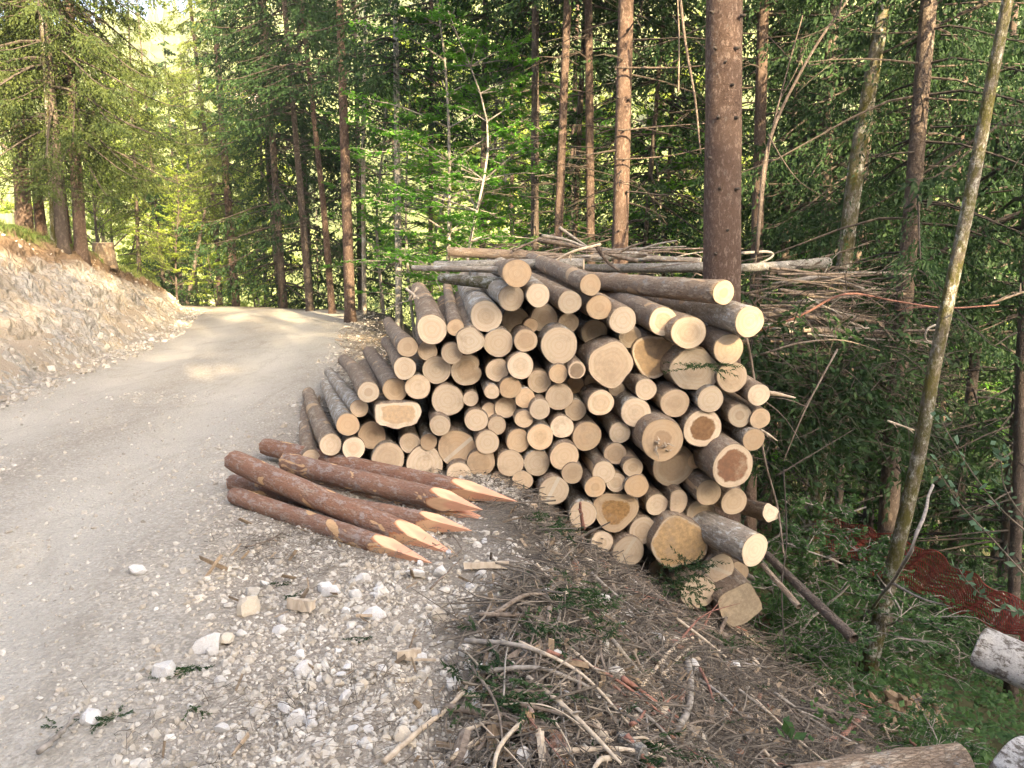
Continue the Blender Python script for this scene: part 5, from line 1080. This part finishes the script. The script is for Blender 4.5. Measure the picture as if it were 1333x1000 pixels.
def bark_piece(px, py):
    p = ground_at(px, py, .03); L = random.uniform(.05, .17); W = random.uniform(.012, .035); n = 6; V = []
    for i in range(n):
        t = i/(n-1)-.5; w_ = W*(1-.6*abs(t)**1.5)*random.uniform(.6, 1.15); z = .01*math.sin(t*3+px); V += [[t*L, -w_, z], [t*L+random.gauss(0, .005), 0, z+W*.45], [t*L, w_, z], [t*L, 0, z-.004]]
    q = [[i*4+j, i*4+(j+1) % 4, i*4+4+(j+1) % 4, i*4+4+j] for i in range(n-1) for j in range(4)]+[[3, 2, 1, 0], [n*4-4, n*4-3, n*4-2, n*4-1]]; a = Acc(); a.add(V, None, q)
    mt = random.choice(['bark_post', 'bark', 'twig_pale', 'rot', 'twig_pale', 'twig']); thing('bark_piece', 'bark piece', 'bark piece', 'bark pieces and splinters on the slope', p, Quaternion((0, 0, 1), random.uniform(-2, 2))@Quaternion((random.gauss(0, .5), random.gauss(0, .3), 0, 1)).normalized() if False else Quaternion((0, 0, 1), random.uniform(-2, 2))@Quaternion((0, 1, 0), random.gauss(0, .35)), a.mesh('bark_piece', [M[mt]]))
for k in range(150):
    px = random.uniform(560, 1130); py = random.uniform(690, 995)
    if py > 640+(px-690)*.45 and px > 760-(py-690)*.6: bark_piece(px, py)
# offcuts, slabs, rotten root
def chunk(px, py, wpx, hpx, ang, mat, label, cat='wood offcut', name='wood_offcut', yaw=.0):
    p = ground_at(px, py, .02); s_ = p[1]/ray(px, py)[1]/1000; L, H = wpx*s_, hpx*s_; a = Acc(); n = 7
    z = np.linspace(-.5, .5, n); V = []
    for t in z:
        w_ = 1+RNG.uniform(-.12, .12); V += [[t*L, -H*.4*w_, -H*.3], [t*L, H*.4, -H*.3*w_], [t*L, H*.35*w_, H*.3], [t*L, -H*.2, H*.42*w_]]
    V = np.array(V)+RNG.normal(0, H*.03, (n*4, 3)); q = [[i*4+j, i*4+(j+1) % 4, i*4+4+(j+1) % 4, i*4+4+j] for i in range(n-1) for j in range(4)]+[[3, 2, 1, 0], [n*4-4, n*4-3, n*4-2, n*4-1]]
    a.add(V, None, q); return thing(name, label, cat, None, p+[0, 0, H*.25], Quaternion((0, 0, 1), ang)@Quaternion((0, 1, 0), yaw), a.mesh(name, [M[mat]]))
chunk(392, 797, 36, 18, -.3, 'twig_pale', 'short tan wood offcut lying among white stones'); chunk(532, 861, 32, 14, .35, 'twig_pale', 'flat wedge of fresh wood in the lower gravel'); chunk(548, 866, 40, 4, -.05, 'twig_pale', 'thin pale sliver beside the flat wedge')
chunk(633, 743, 58, 11, .08, 'twig_pale', 'flat splintered slab of pale wood right of the post tips'); chunk(820, 985, 42, 24, -.9, 'bark_white', 'whitish weathered wood chunk at the bottom edge', 'wood chunk', 'wood_chunk'); chunk(655, 963, 26, 20, .3, 'chips', 'angular piece of tan bark between the branches', 'bark piece', 'bark_piece')
chunk(990, 815, 30, 26, -.5, 'rot', 'brown mossy stump piece under the lowest squarish log', 'wood chunk', 'wood_chunk', .3)
def root_piece(px, py, wpx, label, seed):
    p = ground_at(px, py, .0); s_ = p[1]/ray(px, py)[1]/1000; a = Acc(); rs = np.random.default_rng(seed); W = wpx*s_
    for k in range(26):
        x0 = rs.uniform(-.35, .35)*W; l = W*rs.uniform(.35, .8); l *= .6; pts = [[x0, rs.uniform(-.15, .15)*W, -.04], [x0*1.2-.15*W, 0, l*.4], [x0*1.5-.55*W*rs.uniform(.2, 1), rs.uniform(-.2, .2)*W, l*.8]]; tube(a, spline(pts, 6), np.linspace(W*.14, W*.035, 6)*rs.uniform(.5, 1.2), 5, True, rough=.25)
    return thing('rotten_root', label, 'root', None, p, data=a.mesh('rotten_root', [M['rot']]))
root_piece(1145, 930, 95, 'splintered orange-brown rotten root, left half', 1); root_piece(1195, 935, 85, 'crumbling brown rotten root half, right one', 2)
# stump on the bank
Ys = min(np.arange(12, 20, .1), key=lambda Y: abs(at(134, 316, Y)[2]-.27-float(height(*at(134, 316, Y)[:2])))); sp = at(134, 316, Ys)-[0, 0, .12]; R_ = 15*depth_scale(134, 326, Ys); make_log(sp+[0, 0, .12], (0, .05, -1), R_*.8, .6, 'wavy', 'low sawn stump on the edge of the bank', None, 'bark', 1.2, 1, dict(warm=.6), 'tree stump', 'tree_stump')
# ------------------------------------------------------------------ green cover
print('green')
HB = []
a = Acc()
x, y = scatter(5200, 1.2, 12, 3.0, 15, lambda x, y: sstep(1.7, 2.8, x-.03*y+fbm(x*1.2, y*1.2, 3, 71)*1.2)*sstep(.2, 1, D_out(x, y))*np.clip(7/y, .2, 1)*(np.hypot(x-2.0, y-3.9) > .45))
n = len(x); k6 = 7; X = np.repeat(x, k6)+RNG.normal(0, .07, n*k6); Y_ = np.repeat(y, k6)+RNG.normal(0, .07, n*k6); hh = np.repeat(RNG.uniform(.04, .22, n), k6)*RNG.uniform(.5, 1.1, n*k6)
leaf_quads(a, np.stack([X, Y_, height(X, Y_)+hh], 1), .075, .5); link('ground_cover', a.mesh('ground_cover', [M['herb']]), kind='stuff', label='low green herbs covering the slope beyond the brushwood')
a = Acc(); n = 15000; yy = RNG.uniform(8, 24, n); B_ = RNG.uniform(.0, 4.5, n); xx = x_left(yy)-bank_h(yy)*.93-B_; zz = height(xx, yy, False); k = fbm(xx*1.2, yy*1.2, 3, 17) > -.35; xx, yy, zz = xx[k], yy[k], zz[k]; n = len(xx)
d = RNG.normal(0, .05, (n, 3)); h_ = RNG.uniform(.05, .2, n); V = np.stack([np.stack([xx-.012, yy, zz], 1), np.stack([xx+.012, yy, zz], 1), np.stack([xx, yy, zz+h_], 1)+d*np.array([1, 1, .2])], 1).reshape(-1, 3); a.add(V, np.arange(3*n).reshape(-1, 3)); link('grass', a.mesh('grass', [M['grass']]), kind='stuff', label='short grass on top of the cut bank')
for px, py, kind, s, lb, Yd in [(1085, 560, 'bushA', 1.0, 'leafy bush below the brush pile, left one', 6.9), (1140, 545, 'bushA', .9, 'leafy bush below the brush pile, right one', 7.2), (1060, 640, 'bushA', .8, 'low bush right of the red-rotted log', 6.2), (1020, 700, 'bushA', .5, 'small bush behind the fallen grey stem', 5.9), (1200, 640, 'bushA', .8, 'bush behind the leaning birch foot', 8.2), (1260, 690, 'bushA', .9, 'bush beyond the red netting at the right', 9.5),
                                (1300, 640, 'bushA', 1.0, 'taller bush at the right edge beyond the netting', 10), (1255, 850, 'bushA', .38, 'low green clump above the white birch log', 4.3), (1210, 830, 'bushA', .4, 'low green clump right of the birch foot', 5.0), (1120, 770, 'bushA', .45, 'low green clump left of the birch foot', 5.6), (1280, 950, 'bushA', .3, 'small clump between the two birch logs', 3.5)]:
    x_, y_ = at(px, py, Yd)[:2]; stand_tree(x_, y_, kind, lb, None, s, 'bush', cat='bush')
# glossy-leaved branch near the camera at the right
a = Acc(); b_ = Acc(); LV = []
for pts in [[(1345, 700), (1300, 660), (1262, 610), (1232, 560), (1222, 540)], [(1345, 760), (1290, 700), (1245, 650), (1215, 600)], [(1345, 690), (1310, 640), (1303, 600), (1300, 580)], [(1345, 800), (1300, 790), (1262, 760), (1245, 735)]]:
    P = spline([at(x, y, 3.6) for x, y in pts], 16); tube(b_, P, np.linspace(.005, .0015, 16), 4, False)
    for k in range(1, 16):
        for s_ in (-1, 1): LV.append(P[k]+RNG.normal(0, .008, 3)+np.array([s_*.018, 0, .005]))
leaf_quads(a, np.array(LV), .05, .9)
root = thing('leafy_branch', 'arching twigs with glossy blue-green leaves hanging in at the right edge', 'branch', None); link('leaves', a.mesh('leaves', [M['leaf_blue']]), root); link('stem', b_.mesh('stem', [M['twig']]), root)
# red plastic netting sagging along the slope
def netting():
    nu, nv = 110, 9; a = Acc(); G = np.zeros((nv, nu, 3))
    tops = spline([at(1066, 668, 9.6), at(1130, 688, 8.6), at(1200, 712, 7.8), at(1270, 752, 7.0), at(1345, 795, 6.4)], nu)
    bots = spline([at(1056, 700, 9.3), at(1125, 738, 8.3), at(1200, 772, 7.5), at(1270, 806, 6.8), at(1345, 838, 6.2)], nu)
    for j in range(nv):
        t = j/(nv-1); G[j] = tops*(1-t)+bots*t+np.stack([.02*np.sin(np.arange(nu)*.5+j), .05*np.sin(np.arange(nu)*.21+j*.4), .03*np.sin(np.arange(nu)*.33+j*.8)], 1)
    for j in range(nv): tube(a, G[j], .0075, 4, False)
    for i in range(nu): tube(a, G[:, i], .0065, 3, False)
    o = thing('safety_net', 'dark red plastic netting sagging along the slope behind the birch', 'netting', None); link('net_mesh', a.mesh('net_mesh', [M['net']]), o)
netting()

# ------------------------------------------------------------------ evening haze in the valley
hz = bpy.data.materials.new('haze'); hz.use_nodes = True; t_ = hz.node_tree; t_.nodes.clear()
pv = t_.nodes.new('ShaderNodeVolumePrincipled'); pv.inputs['Color'].default_value = (.95, .95, .92, 1); pv.inputs['Density'].default_value = .0007; pv.inputs['Anisotropy'].default_value = .2
o_ = t_.nodes.new('ShaderNodeOutputMaterial'); t_.links.new(pv.outputs[0], o_.inputs['Volume'])
a = Acc(); V = np.array([[x, y, z] for z in (-80, 262) for x, y in ((-440, -60), (540, -60), (540, 640), (-440, 640))], float)
a.add(V, None, [[3, 2, 1, 0], [4, 5, 6, 7], [0, 1, 5, 4], [1, 2, 6, 5], [2, 3, 7, 6], [3, 0, 4, 7]]); link('haze', a.mesh('haze', [hz]), kind='stuff', label='thin evening haze hanging in the valley')
cy.volume_bounces = 0
# ------------------------------------------------------------------ labels that single out the many alike ones
bpy.context.view_layer.update()
def relabel(objs, lead, marks, limit=16):
    """objs: list; lead(o) -> words on its look; marks: list of (x, y, short name) in the picture"""
    buck = {}
    for o in objs:
        x, y, _ = project(o.matrix_world.translation+Vector((0, 0, o.get('_up', 0.0))))
        m = min(marks, key=lambda q: math.hypot(q[0]-x, (q[1]-y)))
        k = int(round(math.atan2(-(y-m[1]), x-m[0])/(math.pi/4))) % 8
        buck.setdefault((lead(o), m[2], k), []).append((math.hypot(m[0]-x, m[1]-y), o))
    for (ld, nm, k), lst in buck.items():
        lst.sort(key=lambda t: t[0])
        for i, (_, o) in enumerate(lst):
            d = ['right of', 'up and right of', 'above', 'up and left of', 'left of', 'down and left of', 'below', 'down and right of'][k]
            q = ['nearest', 'second', 'third', 'fourth', 'fifth', 'sixth', 'seventh', 'eighth', 'ninth', 'tenth', 'eleventh', 'twelfth', 'thirteenth', 'fourteenth', 'fifteenth', 'sixteenth', 'seventeenth', 'eighteenth', 'nineteenth', 'twentieth', 'twenty-first', 'twenty-second', 'twenty-third'][min(i, 22)]
            o['label'] = f'{ld}, {q} {d} {nm}' if len(lst) > 1 else f'{ld}, {d} {nm}'
TOP = [o for o in bpy.data.objects if o.parent is None and 'label' in o]
def grp(g): return [o for o in TOP if o.get('group') == g]
def dims(o): return max(o.dimensions)
relabel([o for o in grp('loose stones on the verge') if o['label'].startswith('loose')], lambda o: ('tan' if 'ochre' in o.data.materials[0].name else 'whitish')+(' small stone' if o.scale[0] < .016 else ' stone' if o.scale[0] < .026 else ' larger stone'),
        [(325, 789, 'the large cream stone'), (267, 838, 'the long grey flat stone'), (432, 772, 'the angular bluish stone'), (392, 797, 'the tan wood offcut'), (575, 746, 'the thickest post tip'), (532, 861, 'the flat wood wedge'), (397, 872, 'the pale blue stone'), (375, 930, 'the flat-sided bluish stone'), (525, 955, 'the tan flat stone'), (213, 872, 'the stone with the sprig'), (487, 798, 'the broad pale stone'), (474, 968, 'the bottom whitish stone'), (562, 733, 'the front post tip')])
cl = lambda o: {'twig_grey': 'grey', 'split_wood': 'pale', 'red_twig': 'reddish'}.get(o.data.materials[0].name, 'brown')
ln = lambda o: 'short' if dims(o) < .25 else 'middling' if dims(o) < .45 else 'long'
relabel(grp('loose twigs on the slope'), lambda o: f'{ln(o)} {cl(o)} twig', [(740, 780, 'the green sprigs'), (800, 874, 'the white oblong stone'), (900, 815, 'the long brown pole'), (895, 915, 'the stubby grey branch'), (690, 952, 'the thick level branch'), (703, 845, 'the smooth upright branch'), (820, 985, 'the whitish wood chunk'), (1150, 920, 'the rotten root'), (1070, 902, 'the long thin branch'), (1110, 830, 'the fallen grey stem'), (633, 743, 'the flat wood slab'), (686, 874, 'the white stone'), (963, 788, 'the lowest log'), (1160, 1000, 'the bottom log')])
relabel(grp('bark pieces and splinters on the slope'), lambda o: ('small' if dims(o) < .09 else 'larger')+' '+{'split_wood': 'pale splinter', 'rotten_wood': 'rotten splinter', 'post_bark': 'reddish bark piece', 'log_bark': 'grey-brown bark piece'}.get(o.data.materials[0].name, 'brown splinter'), [(740, 780, 'the green sprigs'), (800, 874, 'the white oblong stone'), (900, 815, 'the long brown pole'), (895, 915, 'the stubby grey branch'), (690, 952, 'the thick level branch'), (703, 845, 'the smooth upright branch'), (820, 985, 'the whitish wood chunk'), (1070, 902, 'the long thin branch'), (633, 743, 'the flat wood slab'), (686, 874, 'the white stone')])
ln2 = lambda o: 'short' if dims(o) < .9 else 'middling' if dims(o) < 1.3 else 'long'
relabel(grp('branches of the brush pile'), lambda o: f'{ln2(o)} {cl(o)} branch', [(1020, 346, 'the whitish mottled stem'), (1090, 430, 'the mossy trunk'), (1070, 412, 'the thick brown pole'), (1060, 433, 'the straight grey pole'), (1100, 385, 'the reddish arched branch'), (975, 418, 'the corner log'), (1175, 400, 'the dark straight trunk'), (940, 370, 'the thickest trunk'), (1090, 356, 'the thin pale pole'), (1215, 435, 'the hooped branch')])
relabel(grp('slash behind the stack'), lambda o: f'{ln2(o)} {cl(o)} branch', [(673, 340, 'the topmost log'), (750, 330, 'the split stick'), (650, 328, 'the rough brown stem'), (807, 330, 'the stout knotty trunk'), (870, 340, 'the mottled stem'), (735, 312, 'the grey stub')])
KN = {'tall': 'tall bare-stemmed spruce', 'crown.': ''}
for o in grp('trees deep in the forest'): o['_up'] = 5.0
relabel(grp('trees deep in the forest'), lambda o: o['label'].split(' deep')[0].split(' standing')[0].split(' growing')[0].split(' far')[0], [(943, 150, 'the thickest trunk'), (812, 150, 'the stout knotty trunk'), (1120, 180, 'the mossy leaning trunk'), (1260, 260, 'the leaning birch'), (1190, 250, 'the dark straight trunk'), (730, 150, 'the orange-lit slim trunk'), (697, 150, 'the forked-twig trunk'), (630, 150, 'the dark slim trunk'), (517, 200, 'the mottled thin trunk'), (449, 200, 'the bare trunk at the bend'), (380, 200, 'the shadowed clump'), (300, 250, 'the sunlit trunks'), (100, 200, 'the bank spruces'), (990, 150, 'the straight brown trunk'), (1330, 300, 'the right-edge trunk')])
for o in TOP:
    if '_up' in o: del o['_up']
for o in TOP:
    ws = o['label'].split()
    if len(ws) > 16: o['label'] = ' '.join(ws[:16])
